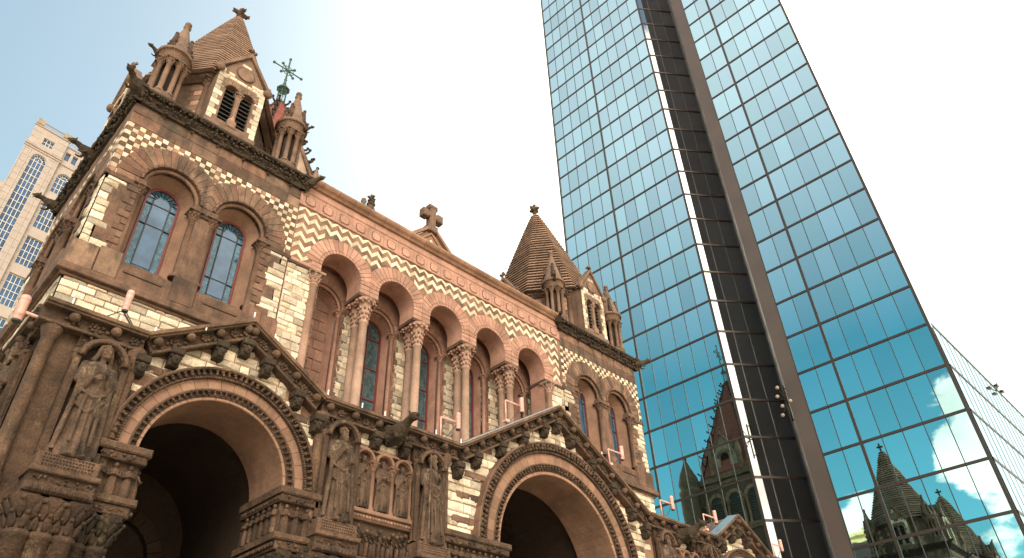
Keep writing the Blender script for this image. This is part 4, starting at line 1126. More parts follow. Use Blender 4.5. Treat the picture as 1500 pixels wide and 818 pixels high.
# archivolts
for cx_, R1_, r_ in ARCHES:
    n = int(16 * R1_ / 2.27)
    v = MB(TP); pb = (R1_ - r_)
    f = lambda t: r_ + pb * t
    ring(v, cx_, ZA, f(.28), f(.64), -.13, .1, n=n + 4, tone=lambda: (lambda t: (t, t * rt(.97, 1.03), t))(rt(.68, .95)), gap=.005, bev=.006, sub=4)
    ring(v, cx_, ZA, f(0), f(.10), -.05, .1, n=n, tone=lambda: rt(.9, 1.1), sub=3, gap=.006)
    ring(v, cx_, ZA, f(.94), f(1.0), -.26, .1, n=n, tone=lambda: rt(.5, .8), sub=3, gap=.006)
    v.build('arch_voussoirs', 'arch', porch)
    v = MB(TP)
    ring(v, cx_, ZA, f(.10), f(.30), -.06, .1, n=n, tone=lambda: .8, gap=.0, sub=3); arc_lumps(v, cx_, ZA, f(.10), f(.30), -.09, int(n * 2.6), sc=.9)
    ring(v, cx_, ZA, f(.64), f(.94), -.15, .1, n=n, tone=lambda: .8, gap=.0, sub=3); arc_lumps(v, cx_, ZA, f(.70), f(.95), -.19, int(n * 3.0))
    torus_arc(v, cx_, ZA, f(.305), .03, -.12, n=60); torus_arc(v, cx_, ZA, f(.945), .035, -.24, n=60)
    nb = int(n * 7)
    for k in range(nb):
        a = pi * (k + .5) / nb
        for f_, y_ in ((.665, -.2),): v.ell((cx_ + f(f_) * cos(a), y_, ZA + f(f_) * sin(a)), (.032, .035, .032), None, rt(.7, 1.2))
    v.build('carved_archivolt', 'carve', porch)
# imposts, capitals and shafts of each pier
def pier(x0, x1, oversail_l, oversail_r):
    b = MB(TP)
    xl, xr = x0 - .1 * oversail_l, x1 + .1 * oversail_r
    b.bbox(xl - .14, xr + .14, -.36, 1.5, 7.24, 7.40, .03, 1.0); b.bbox(xl - .09, xr + .09, -.30, 1.5, 7.08, 7.25, .02, .75)
    b.box(xl - .02, xr + .02, -.16, 1.48, 6.42, 7.1, .7)
    b.bbox(xl - .12, xr + .12, -.34, 1.5, 6.28, 6.42, .03, 1.1); b.bbox(xl - .05, xr + .05, -.27, 1.5, 6.08, 6.29, .03, .75)
    for z_, y_ in ((7.16, -.31), (6.18, -.28)):
        for i in range(int((xr - xl) / .1)): leafy(b, (xl + .05 + i * .1, y_, z_), .09, 2)
        for i in range(14):
            for e_ in (xl - .09, xr + .09): b.ell((e_, -.2 + i * .12, z_), (.045, .05, .055), None, rt(.6, 1.2))
    imp = b.build('impost_block', 'carve', porch)
    # frieze of small standing figures on the block
    b = MB(TP)
    def mini(sx, sy, z0, h_, facing):
        c_, s_ = cos(facing), sin(facing)
        def P3(x, y, z): return (sx + x * c_ - y * s_, sy + x * s_ + y * c_, z0 + z)
        t = rt(.6, 1.25)
        v = []; n_ = 12; pr = [(.10, 0), (.095, .2), (.075, .38), (.095, .5), (.03, .555)]
        for r_, z_ in pr:
            for i in range(n_):
                a = 2 * pi * i / n_; q = r_ * (1 + (.12 * sin(5 * a) if z_ < .4 else 0)); v.append(P3(q * cos(a) * h_ / .66, q * .8 * sin(a) * h_ / .66, z_ * h_ / .66))
        b.add(v, [(j * n_ + i, j * n_ + (i + 1) % n_, (j + 1) * n_ + (i + 1) % n_, (j + 1) * n_ + i) for j in range(4) for i in range(n_)], t, True)
        b.ell(P3(0, -.01, .61 * h_ / .66), (.045 * h_ / .66, .05 * h_ / .66, .058 * h_ / .66), None, t, 1)
        for q in (-1, 1): b.tube([P3(q * .09, 0, .5 * h_ / .66), P3(q * .11, -.05, .38 * h_ / .66), P3(q * rt(-.02, .05), -.1, .42 * h_ / .66)], .026, 6, t)
    nf = max(2, int((xr - xl) / .2))
    for i in range(nf): mini(xl + (xr - xl) * (i + .5) / nf, -.19, 6.44, .62, 0)
    for i in range(6):
        mini(xl - .05, -.05 + i * .24, 6.44, .62, -pi / 2); mini(xr + .05, -.05 + i * .24, 6.44, .62, pi / 2)
    b.build('figure_relief', 'carve', imp)
    # clustered shafts with leafy capitals
    b = MB(TP); nx = max(2, int((x1 - x0) / .42))
    pos = [(x0 + (x1 - x0) * (i + .5) / nx, -.02) for i in range(nx)] + [(e_, .35 + .42 * j) for e_ in (x0 + .12, x1 - .12) for j in range(3)]
    for (x, y) in pos: colonette(b, x, y, .6, 6.1, .17, cap=.62, base=.3, tone=rt(.6, .9), n=12, aw=.24)
    b.box(x0 - .1, x1 + .1, -.25, 1.5, 0, .6, .8); b.box(x0 + .2, x1 - .2, .1, 1.4, .6, 6.1, .6)
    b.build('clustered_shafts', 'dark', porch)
pier(3.42, 4.12, 0, 1); pier(7.36, 8.02, 1, 0); pier(11.9, 13.9, 0, 1); pier(19.3, 21.3, 1, 0); pier(33.2 - 8.02, 33.2 - 7.36, 0, 1); pier(33.2 - 4.12, 33.2 - 3.42, 1, 0)
# statue piers: shelf mouldings with capitals below, niche with a hood above
def niche(x, T_, name='statue_niche', wide=.5):
    b = MB(T_)
    b.box(x - wide, x + wide, -.14, .1, 6.9, 9.42, .8)
    b.box(x - wide, x - wide + .12, -.30, -.1, 6.9, 8.9, .8); b.box(x + wide - .12, x + wide, -.30, -.1, 6.9, 8.9, .8)
    for s_ in (-1, 1):
        b.lathe([(.07, 6.9), (.07, 8.8), (.11, 8.86), (.11, 9.0)], (x + s_ * (wide - .06), -.2, 0), 10, rt(.8, 1.3))
        for k in range(12): b.ell((x + s_ * (wide - .06), -.27, 7.0 + .15 * k), (.04, .03, .05), None, rt(.6, 1.3))
    ring(b, x, 8.85, .34, .48, -.36, -.1, n=9, tone=lambda: rt(.7, 1.2)); torus_arc(b, x, 8.85, .41, .05, -.38, n=16, tone=1.1)
    arc_lumps(b, x, 8.85, .46, .58, -.24, 12)
    # sill / inscription block and mouldings
    b.bbox(x - wide - .02, x + wide + .02, -.52, .1, 6.56, 6.84, .03, 1.35)
    for r_ in range(4):
        s = x - wide + .08
        while s < x + wide - .1:
            w_ = rt(.02, .05); b.box(s, s + w_, -.523, -.51, 6.60 + .058 * r_, 6.635 + .058 * r_, .35); s += w_ + .018
    b.bbox(x - wide - .08, x + wide + .08, -.60, .1, 6.46, 6.56, .02, 1.2)
    b.box(x - wide - .04, x + wide + .04, -.5, .1, 6.28, 6.47, .7); b.bbox(x - wide - .06, x + wide + .06, -.55, .1, 6.14, 6.3, .04, .8)
    for i in range(int(wide * 2 / .09)): leafy(b, (x - wide + .05 + .09 * i, -.52, 6.37), .07, 2); b.ell((x - wide + .05 + .09 * i, -.55, 6.2), (.03, .03, .06), None, rt(.6, 1.1))
    for i in range(3): colonette(b, x - .34 + .34 * i, -.22, .6, 6.14, .19, cap=.66, base=.3, tone=rt(.6, .95), aw=.25)
    b.box(x - wide, x + wide, -.1, .1, .6, 6.2, .6); b.box(x - wide - .05, x + wide + .05, -.5, .1, 0, .6, .9)
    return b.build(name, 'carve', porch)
for x in STX: niche(x, TP)
TS = lambda s, y, z: (PX0 + y, PY + 3.3 - s, z)      # left flank of the porch, s = 3.3 at the corner
for s in (2.35, .9): niche(s, TS)
for (x, y) in ((PX0 - .06, PY - .06), (3.55, PY - .1), (7.98, PY - .1), (11.86, PY - .1)):
    b = MB(); b.lathe([(.2, 6.3), (.13, 6.5), (.12, 9.1), (.2, 9.3), (.2, 9.42)], (x, y, 0), 12, rt(.9, 1.5)); b.build('corner_shaft', 'carve', porch)
# blind arcades with three panels between the statues
for x0 in (9.02, 33.2 - 10.78):
    b = MB(TP); 
    for k in range(3):
        c = x0 + .293 + .587 * k
        ring(b, c, 8.62, .20, .30, -.14, .05, n=9, tone=lambda: rt(.5, .85)); 
        torus_arc(b, c, 8.62, .25, .04, -.16, n=14, tone=.7)
    for k in range(4): colonette(b, x0 + .587 * k, -.06, 7.40, 8.62, .065, cap=.2, base=.12, tone=.7)
    b.box(x0 - .1, x0 + 1.86, -.1, .05, 8.9, 8.96, 1); b.bbox(x0 - .1, x0 + 1.86, -.22, .05, 7.30, 7.40, .02, .8); b.bbox(x0 - .1, x0 + 1.86, -.16, .05, 7.14, 7.30, .02, .55)
    b.box(x0 - .1, x0 + 1.86, -.005, .05, 7.4, 8.95, .35)
    for k in range(20): b.ell((x0 + .09 * k, -.18, 7.22), (.035, .03, .045), None, rt(.7, 1.2))
    an = b.build('blind_arcade', 'arch', porch)
    b = MB(TP)
    b.box(x0 - .1, x0 + 1.86, -.05, .05, 6.3, 7.14, .7); b.bbox(x0 - .12, x0 + 1.88, -.2, .05, 6.18, 6.32, .03, 1)
    for k in range(15):
        c = x0 + .04 + .124 * k; h = rt(.5, .72); t = rt(.6, 1.3)
        b.tube([(c, -.08, 6.34), (c + rt(-.02, .02), -.11, 6.34 + h * .5), (c, -.09, 6.34 + h * .8)], [.06, .055, .05], 7, t); b.ell((c, -.12, 6.36 + h * .93), (.042, .045, .05), None, t, 1)
        b.tube([(c - .05, -.13, 6.34 + h * .72), (c + rt(-.06, .06), -.17, 6.34 + h * .55)], .018, 5, t)
    b.build('crowd_relief', 'carve', porch)
    for k in range(3):
        c = x0 + .293 + .587 * k
        o = bpy.data.objects.new('niche_figure', figure_mesh(('monk', 'scribe', 'monk')[k], 1.32)); COL.objects.link(o); o.parent = porch
        o.location = Vector((c, PY - .05, 7.42)) - church.location
# cornice: slab, ball and rosette band, bead
def cornice(b, p0, p1, T_, leftext=0, rightext=0):
    (s0, z0), (s1, z1) = p0, p1; Ln = hypot(s1 - s0, z1 - z0); ux, uz = (s1 - s0) / Ln, (z1 - z0) / Ln; nx, nz = -uz, ux
    def Q(a, y, h): return T_(s0 + ux * a + nx * h, y, z0 + uz * a + nz * h)
    b.T = Q
    b.bbox(-leftext, Ln + rightext, -.42, .1, -.02, .07, .015, 1.5); b.bbox(-leftext, Ln + rightext, -.38, .1, -.07, -.02, .01, .9)
    b.box(-leftext, Ln + rightext, -.20, .1, -.32, -.07, .7); b.bbox(-leftext, Ln + rightext, -.27, .1, -.38, -.31, .015, 1.0)
    n = max(2, round(Ln / .36)); 
    for i in range(n):
        a = Ln * (i + .5) / n
        if i % 2 == 0: b.ell((a, -.29, -.14), (.105, .11, .105), None, rt(.9, 1.5), 1)
        else: flower(b, a, -.23, -.18, .12, tone=rt(.7, 1.2))
        for k in range(4): b.ell((a + rt(-.17, .17), -.22, -.2 + rt(-.1, .08)), (rt(.03, .06), .05, rt(.02, .05)), rrot(), rt(.5, 1.2))
cornb = MB()
runs = [((PX0, ZE), (GAB[0][0], ZE))]
for i, (a, c_, zt) in enumerate(GAB):
    xm = (a + c_) / 2; runs += [((a, ZE), (xm, zt)), ((xm, zt), (c_, ZE))]
    nxt = GAB[i + 1][0] if i < 2 else PX1
    runs.append(((c_, ZE), (nxt, ZE)))
for i, (p0, p1) in enumerate(runs): cornice(cornb, p0, p1, TP, .36 if i == 0 else 0.0)
cornice(cornb, (-2.4, ZE), (3.3, ZE), TS)
co = cornb.build('carved_cornice', 'carve', porch)
b = MB()
a, c_, zt = GAB[1]; xm = (a + c_) / 2
for (x0, z0, x1, z1) in ((a, ZE, xm - .15, zt - .09), (25.3, ZE, 27.3, 10.9)):
    b.add([(x0, PY - .40, z0 + .085), (x1, PY - .40, z1 + .085), (x1, PY + .02, z1 + .16), (x0, PY + .02, z0 + .16), (x0, PY - .40, z0 + .10), (x1, PY - .40, z1 + .10)], [(0, 1, 5, 4), (4, 5, 2, 3)], 1)
b.build('metal_flashing', 'flash', porch)
def corbel(s, z, t=.8):                                   # corbels under the raking cornices
    b = MB(TP)
    b.bbox(s - .14, s + .14, -.34, .02, z - .16, z, .02, t); b.bbox(s - .11, s + .11, -.26, .02, z - .42, z - .14, .04, t * .9)
    b.ell((s, -.27, z - .28), (.10, .09, .12), None, t * 1.1, 1); b.ell((s, -.36, z - .30), (.025, .03, .035), None, t)
    for q in (-1, 1): b.ell((s + q * .04, -.34, z - .25), (.02, .02, .015), None, t * .6); b.ell((s + q * .09, -.25, z - .2), (.05, .06, .06), None, t * .8)
    b.build('corbel', 'dark', porch)
for a, c_, zt in GAB:
    xm = (a + c_) / 2; n = 2 if c_ - a < 6 else 4
    for q in (-1, 1):
        for k in range(n):
            fr = (k + .75) / (n + .4); s = a + (xm - a) * fr if q < 0 else c_ - (c_ - xm) * fr
            corbel(s, ZE + (zt - ZE) * fr - .40)
    corbel(xm, zt - .45, 1.0); corbel(a + .06, ZE - .42); corbel(c_ - .06, ZE - .42)
for s in (9.55, 10.45, 33.2 - 9.55, 33.2 - 10.45): corbel(s, ZE - .36)
gargoyle((10.0, PY - .25, ZE - .35), 0, 1.0, porch); gargoyle((23.2, PY - .25, ZE - .35), 0, 1.0, porch)
for (x, z) in ((3.0, 9.8), (3.7, 9.82), (4.7, 10.3), (5.7, 11.1), (6.3, 10.75), (7.9, 9.82), (8.9, 9.8), (9.6, 9.8), (11.3, 9.8), (12.2, 9.8), (2.1, 9.8), (21.1, 9.8), (18.6, 11.2), (30, 9.8)):
    b = MB(); b.lathe([(.016, 0), (.016, .13)], (x, PY - .40, z - .02), 6, 1); b.build('white_clip', 'clip', porch)

# ------------------------------------------------------------------ statues standing in the niches
def statue(kind, x, y, z, H, ang, label):
    o = bpy.data.objects.new('statue', figure_mesh(kind, H)); COL.objects.link(o)
    o.location = (x, y, z); o.rotation_euler = (0, 0, ang)
    tag(o, label, 'statue', 'carved figures on the porch front')
statue('hooded', STX[0], PY - .26, 6.84, 2.36, .1, 'hooded stone figure with crossed arms on the near left corner of the porch')
statue('bearded', STX[1], PY - .26, 6.84, 2.36, .05, 'bearded bald stone figure holding a book, right of the big left arch')
statue('helmeted', STX[2], PY - .26, 6.84, 2.36, .1, 'weathered stone figure with a staff, left of the middle arch')
statue('scribe', STX[3], PY - .26, 6.84, 2.36, -.1, 'stone figure just right of the middle arch below the red corner tower')
statue('bishop', STX[4], PY - .26, 6.84, 2.36, 0, 'stone figure left of the small far right gable')
statue('monk', STX[5], PY - .26, 6.84, 2.36, 0, 'stone figure on the far right corner of the porch')
statue('bishop', PX0 - .26, PY + 3.3 - 2.35, 6.84, 2.36, -pi / 2, 'dark stone figure on the shadowed left flank of the porch, nearest its corner')
statue('scribe', PX0 - .26, PY + 3.3 - .9, 6.84, 2.36, -pi / 2, 'dark stone figure farther back on the left flank of the porch')

# ------------------------------------------------------------------ pink tube lamps on brackets
LB = ['pink tube lamp at the far left corner, in front of the beige building', 'pink tube lamp above the left end of the carved cornice, below the windows',
      'pink tube lamp at the foot of the middle gable, before the gallery columns', 'pink tube lamp on the left slope of the middle gable, before a gallery arch',
      'pink tube lamp on the right slope of the middle gable, before tower windows', 'pink tube lamp against the glass tower just right of the church tower corner',
      'pink tube lamp on the small far right gable', 'pink tube lamp at the lower right end of the porch cornice']
LP = [((1.39, 14.2, 9.5), (2.1, 14.2, 9.8)), ((3.1, 14.25, 10.5), (3.5, 14.6, 9.8)), ((12.34, 14.2, 10.6), (11.7, 14.2, 9.85)), ((15.03, 14.2, 12.0), (14.3, 14.2, 11.2)),
      ((20.19, 14.2, 11.8), (19.4, 14.2, 11.15)), ((22.98, 14.2, 10.6), (22.2, 14.2, 9.85)), ((26.0, 14.2, 10.7), (25.1, 14.2, 10.0)), ((31.3, 14.2, 10.55), (30.5, 14.2, 9.85))]
for i, ((x, y, z), foot) in enumerate(LP):
    t = thing('tube_lamp', LB[i], 'lamp', foot, 'pink tube lamps on brackets along the porch')
    b = MB(); h = .25 if i else .27; r = .075 if i else .09
    b.lathe([(r * .85, -h), (r, -h + .03), (r, h - .03), (r * .9, h)], (x, y, z), 16, rt(.92, 1.05)); b.lathe([(r * 1.07, -.05), (r * 1.07, -.02)], (x, y, z + h * .8), 16, .8); b.lathe([(r * 1.07, -.02), (r * 1.07, .02)], (x, y, z - h * .6), 16, .75); b.build('lamp_tube', 'lamp', t)
    b = MB(); b.lathe([(r * .8, -h - .03), (r * .9, -h + .005)], (x, y, z), 16); b.build('lens', 'wire', t)
    b = MB(); f = Vector(foot); p = Vector((x, y, z - h * .2))
    if i == 1: b.tube([f, f + Vector((0, 0, .25)), p + Vector((0, 0, -h))], .02, 6); b.tube([f + Vector((-.9, 0, .1)), p + Vector((0, 0, -h * .7))], .012, 6); b.tube([f + Vector((.25, 0, 0)), p + Vector((0, 0, -h * .7))], .012, 6); b.build('bracket', 'wire', t)
    else:
        m = Vector((f.x, f.y, p.z - .02)); b.tube([f, m], .028, 6); b.tube([m, p], .034, 8); b.box(f.x - .08, f.x + .08, f.y - .08, f.y + .08, f.z - .02, f.z + .06); b.build('bracket', 'lamp', t)
        b = MB(); b.tube([f + Vector((.1, 0, 0)), f.lerp(p, .5) + Vector((0, 0, -.08)), p], .01, 5); b.build('cable', 'wire', t)

# ================================================================== THE GLASS TOWER
HA = radians(91.0); U = Vector((cos(HA), sin(HA), 0)); HO = Vector((58.0, 20.0, 0))
NRM = Vector((-sin(HA), cos(HA), 0))                 # points to -x, outwards
def hw_(s, d=0, z=0): p = HO + U * (s - 20) + NRM * d; return (p.x, p.y, z)
ZR = [1.50 + 3.788 * k for k in range(0, 49)]        # floor lines
ZTOP = ZR[-1]
DEEP = Vector((cos(radians(38)), sin(radians(38)), 0))
S_R0, S_R1, S_N1, S_L0, S_L1 = 9.56, 20.74, 22.2, 27.17, 44.9
NA = radians(-36.3); NC = Vector(hw_(S_L0)); NU = Vector((cos(NA), sin(NA), 0)); NEND = NC + NU * 5.06
glass = thing('glass_skyscraper', 'tall mirror glass office tower with a dark vertical notch, reflecting the church', 'skyscraper', (75, 30, 0))
core = MB()
inset = -.12
pts = [Vector(hw_(S_R0, inset)), Vector(hw_(S_N1, inset)), NEND + Vector((.1, 0, 0)), Vector(hw_(S_L0, inset)) + Vector((.1, -.05, 0)), Vector(hw_(S_L1, inset)), Vector(hw_(S_L1)) + DEEP * 45, Vector(hw_(S_R0)) + DEEP * 45]
core.add([(p.x, p.y, 0) for p in pts] + [(p.x, p.y, ZTOP) for p in pts], [(i, i + 1 if i < 6 else 0, (i + 1 if i < 6 else 0) + 7, i + 7) for i in range(7)][::1] + [tuple(range(7, 14))])
core.F = [f[::-1] for f in core.F[:-1]] + [core.F[-1]]
core.build('tower_core', 'bronze', glass)
panes = []
def face_cols(P0, D, cols, n_out):
    for k in range(len(ZR) - 1):
        for a, c in cols:
            panes.append((P0 + D * a, P0 + D * c, ZR[k], ZR[k + 1], n_out, 'mirror' if n_out is NRM else 'notchglass'))
rc = [(S_R0 + 1.597 * i - 20, S_R0 + 1.597 * (i + 1) - 20) for i in range(7)]
lc = [(S_L0 + 1.612 * i - 20, S_L0 + 1.612 * (i + 1) - 20) for i in range(11)]
face_cols(HO, U, rc, NRM); face_cols(HO, U, lc, NRM)
NN = Vector((sin(NA), -cos(NA), 0))
if NN.x > 0: NN = -NN
face_cols(NC, NU, [(0, 1.69), (1.69, 3.37), (3.37, 5.06)], NN)
def pane_quad(b, p, tilt):
    A, B, z0, z1, n = p[:5]; g = .03; d = (B - A).normalized()
    ta, tb_ = tilt
    A2, B2 = A + d * g, B - d * g
    v = []
    for P_, z, k1, k2 in ((A2, z0 + .1, -1, -1), (B2, z0 + .1, 1, -1), (B2, z1 - .1, 1, 1), (A2, z1 - .1, -1, 1)):
        q = P_ + n * (k1 * ta + k2 * tb_); v.append((q.x, q.y, z))
    cr_ = (Vector(v[1]) - Vector(v[0])).cross(Vector(v[2]) - Vector(v[0]))
    t = rt(.86, 1.08)
    b.add(v if cr_.dot(n) > 0 else v[::-1], [(0, 1, 2, 3)], (t, t * rt(.98, 1.02), t))
vis = []
for i, p in enumerate(panes):
    q = [proj((P_.x, P_.y, z)) for P_ in (p[0], p[1]) for z in (p[2], p[3])]
    if any(a is None for a in q): continue
    xs_ = [a[0] for a in q]; ys_ = [a[1] for a in q]
    if max(xs_) < 0 or min(xs_) > 1500 or max(ys_) < 0 or min(ys_) > 818: continue
    w_ = min(max(xs_), 1500) - max(min(xs_), 0); h_ = min(max(ys_), 818) - max(min(ys_), 0)
    if p[0].y > 30 and p[2] < 30: continue                       # behind the church
    vis.append((w_ * h_, i))
vis.sort(reverse=True); chosen = {i for _, i in vis[:100]}
rest = {'mirror': MB(), 'notchglass': MB()}
for i, p in enumerate(panes):
    tl = (RND.gauss(0, .0016), RND.gauss(0, .0024))
    if i in chosen:
        b = MB(); pane_quad(b, p, tl); b.build('window_pane', p[5], glass)
    else: pane_quad(rest[p[5]], p, tl)
for k_, b in rest.items(): b.build('window_panes', k_, glass, kind='stuff')
def member(b, A, B, z0, z1, pr, n, tone=1.0):
    v = [(A.x, A.y, z0), (B.x, B.y, z0), (B.x, B.y, z1), (A.x, A.y, z1)]
    A_, B_ = A + n * pr, B + n * pr
    v += [(A_.x, A_.y, z0), (B_.x, B_.y, z0), (B_.x, B_.y, z1), (A_.x, A_.y, z1)]
    b.add(v, [(4, 5, 6, 7), (0, 1, 5, 4), (1, 2, 6, 5), (2, 3, 7, 6), (3, 0, 4, 7)], tone)
b = MB()
def grid(P0, D, cols, n, thick):
    ends = [c[0] for c in cols] + [cols[-1][1]]
    for z in ZR: member(b, P0 + D * ends[0], P0 + D * ends[-1], z - .105, z + .105, .07, n, rt(.9, 1.1))
    for i, e in enumerate(ends):
        w_ = .12 if i in thick else .03
        member(b, P0 + D * (e - w_), P0 + D * (e + w_), 0, ZTOP, .085 if i in thick else .05, n)
grid(HO, U, rc, NRM, (0, 5)); grid(HO, U, lc, NRM, (0, 6, 11)); grid(NC, NU, [(0, 1.69), (1.69, 3.37), (3.37, 5.06)], NN, ())
b.build('mullion_grid', 'bronze', glass)
b = MB()                                             # near side of the notch and its flat corner column
A = Vector(hw_(S_R1, .02)); B = Vector(hw_(S_N1, .02))
b.add([(A.x, A.y, 0), (B.x, B.y, 0), (B.x, B.y, ZTOP), (A.x, A.y, ZTOP)], [(0, 1, 2, 3)], .9)
b.add([(B.x, B.y, 0), (NEND.x, NEND.y, 0), (NEND.x, NEND.y, ZTOP), (B.x, B.y, ZTOP)], [(0, 1, 2, 3)], .9)
b.build('notch_wall', 'notch', glass)
def floods(name, label, pos, offs, r, d):
    t = thing(name, label, 'lamp', pos); b = MB(); p = Vector(pos)
    for o in offs: b.ell(tuple(p + Vector(o)), (r, r, r), None, 1, 1)
    b.build('lamp_head', 'cap', t); b = MB()
    for o in offs: b.tube([p + Vector(d), p + Vector(o)], .03, 6)
    b.tube([p + Vector(d) + Vector((0, 0, -1.9)), p + Vector(d) + Vector((0, 0, 1.6))], .07, 6)
    for q in (-1.6, 0, 1.4): b.tube([p + Vector(d) + Vector((0, 0, q)), p + Vector(d) * 2 + Vector((.4, 0, q))], .05, 6); b.build('bracket', 'bronze', t)
pz = Vector(hw_(22.3, .5, 29.6))
floods('lamp_cluster', 'cluster of round floodlights beside the dark notch of the glass tower', tuple(pz), [(-.3, .3, 1.3), (-.3, .5, .5), (-.3, .3, -.5), (-.3, .5, -1.3), (-.3, -.5, -.3)], .17, (.3, 0, 0))

# low wing beside the tower
wing = thing('glass_wing', 'low pale glass wing with close vertical bars at the right edge', 'building', (80, 9.6, 0))
AY = 9.42; AX0, AX1 = 58.45, 128.0; ZW = ZR[8]
b = MB(); b.add([(x, y, z) for z in (0, ZW - .1) for x, y in ((AX0 + .15, AY + .1), (AX1, AY + .1), (AX1, 44), (104, 44))], [(0, 1, 5, 4), (1, 2, 6, 5), (2, 3, 7, 6), (3, 0, 4, 7), (4, 5, 6, 7)], 1); b.build('wing_core', 'bronze', wing)
# keep the wing behind the tower's own face
wx = [AX0 + 1.62 * i for i in range(int((AX1 - AX0) / 1.62))]
selp = []
restw = MB()
cnt = 0
for k in range(3, 8):
    for i, x in enumerate(wx[:-1]):
        b = MB() if (cnt < 100 and x < 81) else restw
        A = Vector((x, AY, 0)); B = Vector((x + 1.62, AY, 0)); pane_quad(b, (A, B, ZR[k], ZR[k + 1], Vector((0, -1, 0))), (RND.gauss(0, .001), RND.gauss(0, .001)))
        if b is not restw: b.build('window_pane', 'mirror_pale' if 'mirror_pale' in MT else 'mirror', wing); cnt += 1
restw.build('window_panes', 'mirror_pale', wing, kind='stuff')
b = MB()
for z in ZR[3:9]: member(b, Vector((AX0, AY, 0)), Vector((AX1, AY, 0)), z - .10, z + .10, .05, Vector((0, -1, 0)))
for i, x in enumerate(wx): member(b, Vector((x - .05, AY, 0)), Vector((x + .05, AY, 0)), 0, ZW, .015, Vector((0, -1, 0)))
b.build('mullion_grid', 'bronze', wing)
t = thing('roof_floodlight', 'pair of small dark floodlights over the edge of the low glass wing', 'lamp', (74.6, 9.2, ZW))
for dx in (-.9, .8):
    b = MB(); T_ = lambda x, y, z, dx=dx: (74.6 + dx + x, 9.1 + y, ZW - .3 + z + .25 * x); b.T = T_; b.bbox(-.42, .42, -.15, .15, -.12, .12, .03, .6); b.build('lamp_head', 'bronze', t)
b = MB(); b.tube([(74.6, 9.5, ZW - .5), (74.6, 9.1, ZW), (74.6, 9.1, ZW + .3)], .05, 6); b.build('bracket', 'bronze', t)

# ================================================================== BEIGE BUILDING, FAR LEFT
KB = 1.7; UA = radians(7)
def TBG(u, d, z):                                   # measured on a nearer plane, moved out along the sight lines to its true distance
    x = u * cos(UA) + d * .06; y = 90 + u * sin(UA) + d
    return (x * KB, y * KB, (z - 1.6) * KB + 1.6)
bb = thing('beige_building', 'beige stone high-rise with tall arched blue windows and a balustraded roof', 'building', TBG(5, 0, -30))
b = MB(TBG)
Z0_ = -20
holes1 = [arch_loop(3.35, 40, 73.1, .95, k=1.0)] + [[(3.85 + .5, 76.2), (4.35, 77.5), (2.95, 77.5), (2.95, 76.2)]]
def rect(x0, x1, z0, z1): return [(x1, z0), (x1, z1), (x0, z1), (x0, z0)]
holes1 = [arch_loop(3.5, 40, 73.6, .92), rect(2.9, 4.25, 76.3, 77.55)]
b.panel([(1.3, Z0_), (5.75, Z0_), (5.75, 79.2), (1.3, 79.2)], holes1, 0, .5)
holes2 = [arch_loop(7.15, 70.2, 72.9, .95)] + [rect(6.2, 8.1, za, zb_) for za, zb_ in ((63.9, 68.6), (58.0, 62.4), (52.0, 56.5), (46, 50.5))] + [rect(x, x + .65, 76.0, 77.5) for x in (5.98, 6.95, 7.92, 8.9)] + [arch_loop(11.2, 70.2, 72.9, .95)] + [rect(10.2, 12.1, za, zb_) for za, zb_ in ((63.9, 68.6), (58.0, 62.4), (52.0, 56.5), (46, 50.5))]
b.panel([(5.75, Z0_), (14, Z0_), (14, 78.6), (5.75, 78.6)], holes2, .35, .8)
b.box(1.3, 1.31, 0, 8, Z0_, 79.2); b.box(1.32, 14, .9, 8, Z0_, 78, .9)
for z in (78.9, 74.9, 75.3): b.bbox(1.15, 5.9, -.15, .1, z, z + .22, .04, .95)
for z in (78.3, 75.0): b.bbox(5.9, 14, .2, .45, z, z + .22, .04, .95)
for x in (1.3, 2.1, 5.0, 5.6): b.bbox(x, x + .12, -.06, .02, Z0_, 74.9, .02, 1.05)
z = 40
while z < 79:
    for x0, x1, d in ((1.3, 2.5, 0), (4.5, 5.75, 0), (5.75, 6.1, .35), (8.2, 10.1, .35)): b.box(x0, x1, d - .012, d, z, z + .05, .55)
    z += 1.15
wl = b.build('wall', 'beige', bb)
b = MB(TBG)
for x, zt in ((1.3, 79.4), (4.9, 79.4)): b.bbox(x - .05, x + .95, -.2, .8, 79.2, 80.15, .06, .9)
for x0, x1, zb_, zt in ((2.2, 4.9, 79.3, 79.85), (5.9, 14, 78.6, 79.3)):
    b.box(x0, x1, -.05, .05, zt - .08, zt, .6); x = x0
    while x < x1: b.box(x, x + .07, -.03, .03, zb_, zt, .8); x += .2
b.build('balustrade', 'cap', bb)
def bwin(loop, x0, x1, z0, z1, nx, dz, y, arch=None):
    b = MB(TBG); b.panel(loop, [], y + .3, y + .3, edges=False); w_ = b.build('window', 'bglass', bb)
    b = MB(TBG)
    for i in range(nx + 1): x = x0 + (x1 - x0) * i / nx; b.box(x - .03, x + .03, y + .22, y + .3, z0, z1 if arch is None or 0 < i < nx else arch)
    z = z0
    while z <= (arch or z1) + .01: b.box(x0, x1, y + .22, y + .3, z - .03, z + .03); z += dz
    if arch:
        cx_ = (x0 + x1) / 2; r_ = (x1 - x0) / 2
        for k in range(1, 6): a = pi * k / 6; b.tube([(cx_ + .35 * r_ * cos(a), y + .25, arch + .35 * r_ * sin(a)), (cx_ + r_ * cos(a), y + .25, arch + r_ * sin(a))], .03, 4)
        b.tube([(cx_ + .97 * r_ * cos(pi * i / 14), y + .25, arch + .97 * r_ * sin(pi * i / 14)) for i in range(15)], .04, 4); b.tube([(cx_ + .5 * r_ * cos(pi * i / 10), y + .25, arch + .5 * r_ * sin(pi * i / 10)) for i in range(11)], .03, 4)
    b.build('window_frame', 'white', w_)
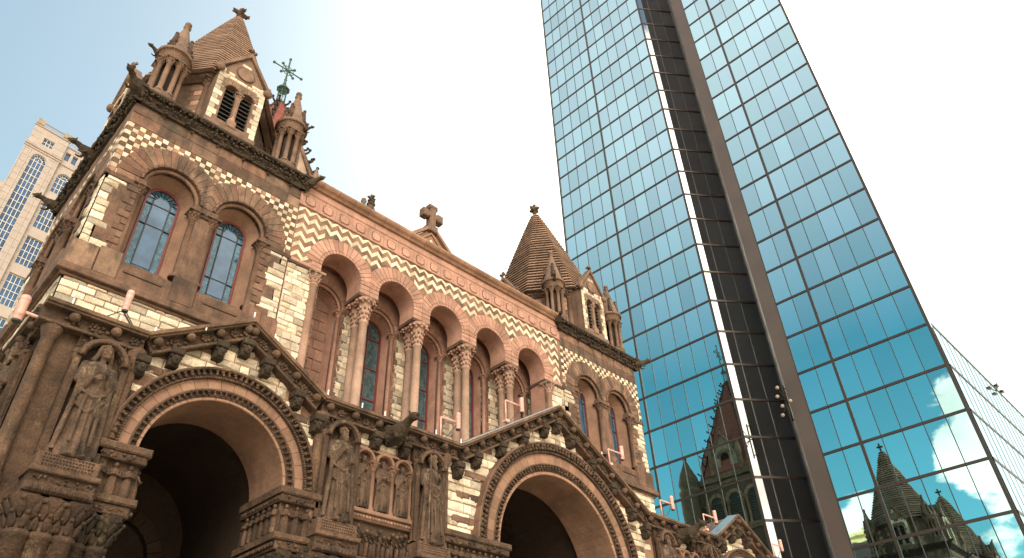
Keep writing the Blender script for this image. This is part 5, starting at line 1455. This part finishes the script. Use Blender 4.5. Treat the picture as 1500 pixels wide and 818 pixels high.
bwin(holes1[0], 2.58, 4.42, 40, 73.8, 4, 1.19, 0, 73.6); bwin(holes1[1], 2.9, 4.25, 76.3, 77.55, 3, .62, 0)
for h_, (x0, x1, z0, z1, nx, dz, ar_) in zip(holes2, [(6.2, 8.1, 70.2, 73, 4, .9, 72.9)] + [(6.2, 8.1, za, zb_, 4, 1.1, None) for za, zb_ in ((63.9, 68.6), (58.0, 62.4), (52.0, 56.5), (46, 50.5))] + [(x, x + .65, 76.0, 77.5, 1, 1.5, None) for x in (5.98, 6.95, 7.92, 8.9)] + [(10.2, 12.1, 70.2, 73, 4, .9, 72.9)] + [(10.2, 12.1, za, zb_, 4, 1.1, None) for za, zb_ in ((63.9, 68.6), (58.0, 62.4), (52.0, 56.5), (46, 50.5))]):
    bwin(h_, x0, x1, z0, z1, nx, dz, .35, ar_)
w2 = thing('pale_building', 'sliver of a pale building behind the beige high-rise at the far left edge', 'building', TBG(0, 6, -30))
b = MB(TBG); b.box(-3, 1.35, 3, 8, Z0_, 70, 1.2)
z = 40
while z < 70: b.box(-3, 1.36, 2.97, 3, z, z + .5, .8); z += 2.2
b.build('wall', 'beige', w2)

yb_ = thing('yellow_building', 'pale yellow building with a flat roof, reflected low in the mirror glass', 'building', (-150, 84, 0))
b = MB(lambda x, y, z: (-150 + y, 84 - x, z)); b.flip = False
b.T = lambda x, y, z: (-150 - y, 84 + x, z)
yh = [rect(-7 + 3.6 * i, -5.2 + 3.6 * i, z, z + 2.6) for i in range(5) for z in range(20, 72, 5)]
b.panel([(-9, 0), (12, 0), (12, 75), (-9, 75)], yh, 0, .6); b.box(-9, 12, .6, 15, 0, 74.5); b.bbox(-9.6, 12.6, -.6, 1, 74.2, 75.4, .1, 1.1); b.build('wall', 'yellow', yb_)
b = MB(lambda x, y, z: (-150 - y, 84 + x, z)); b.lathe([(2.2, 75.4), (2.2, 77.5), (.3, 79.5)], (-3, 5, 0), 12, .8); b.build('roof_tank', 'yellow', yb_)

# ================================================================== GROUND
b = MB(); b.box(-1500, 1500, -1500, 1500, -1, 0); g = b.build('ground', 'granite', None); g['kind'] = 'structure'
b = MB(); b.box(PX0 - 2, PX1 + 2, 11.5, 14.0, 0, .3, 1.1); b.box(PX0 - 1, PX1 + 1, 12.2, 14.0, .3, .5, 1.0); g = b.build('church_steps', 'granite', None); g['kind'] = 'structure'
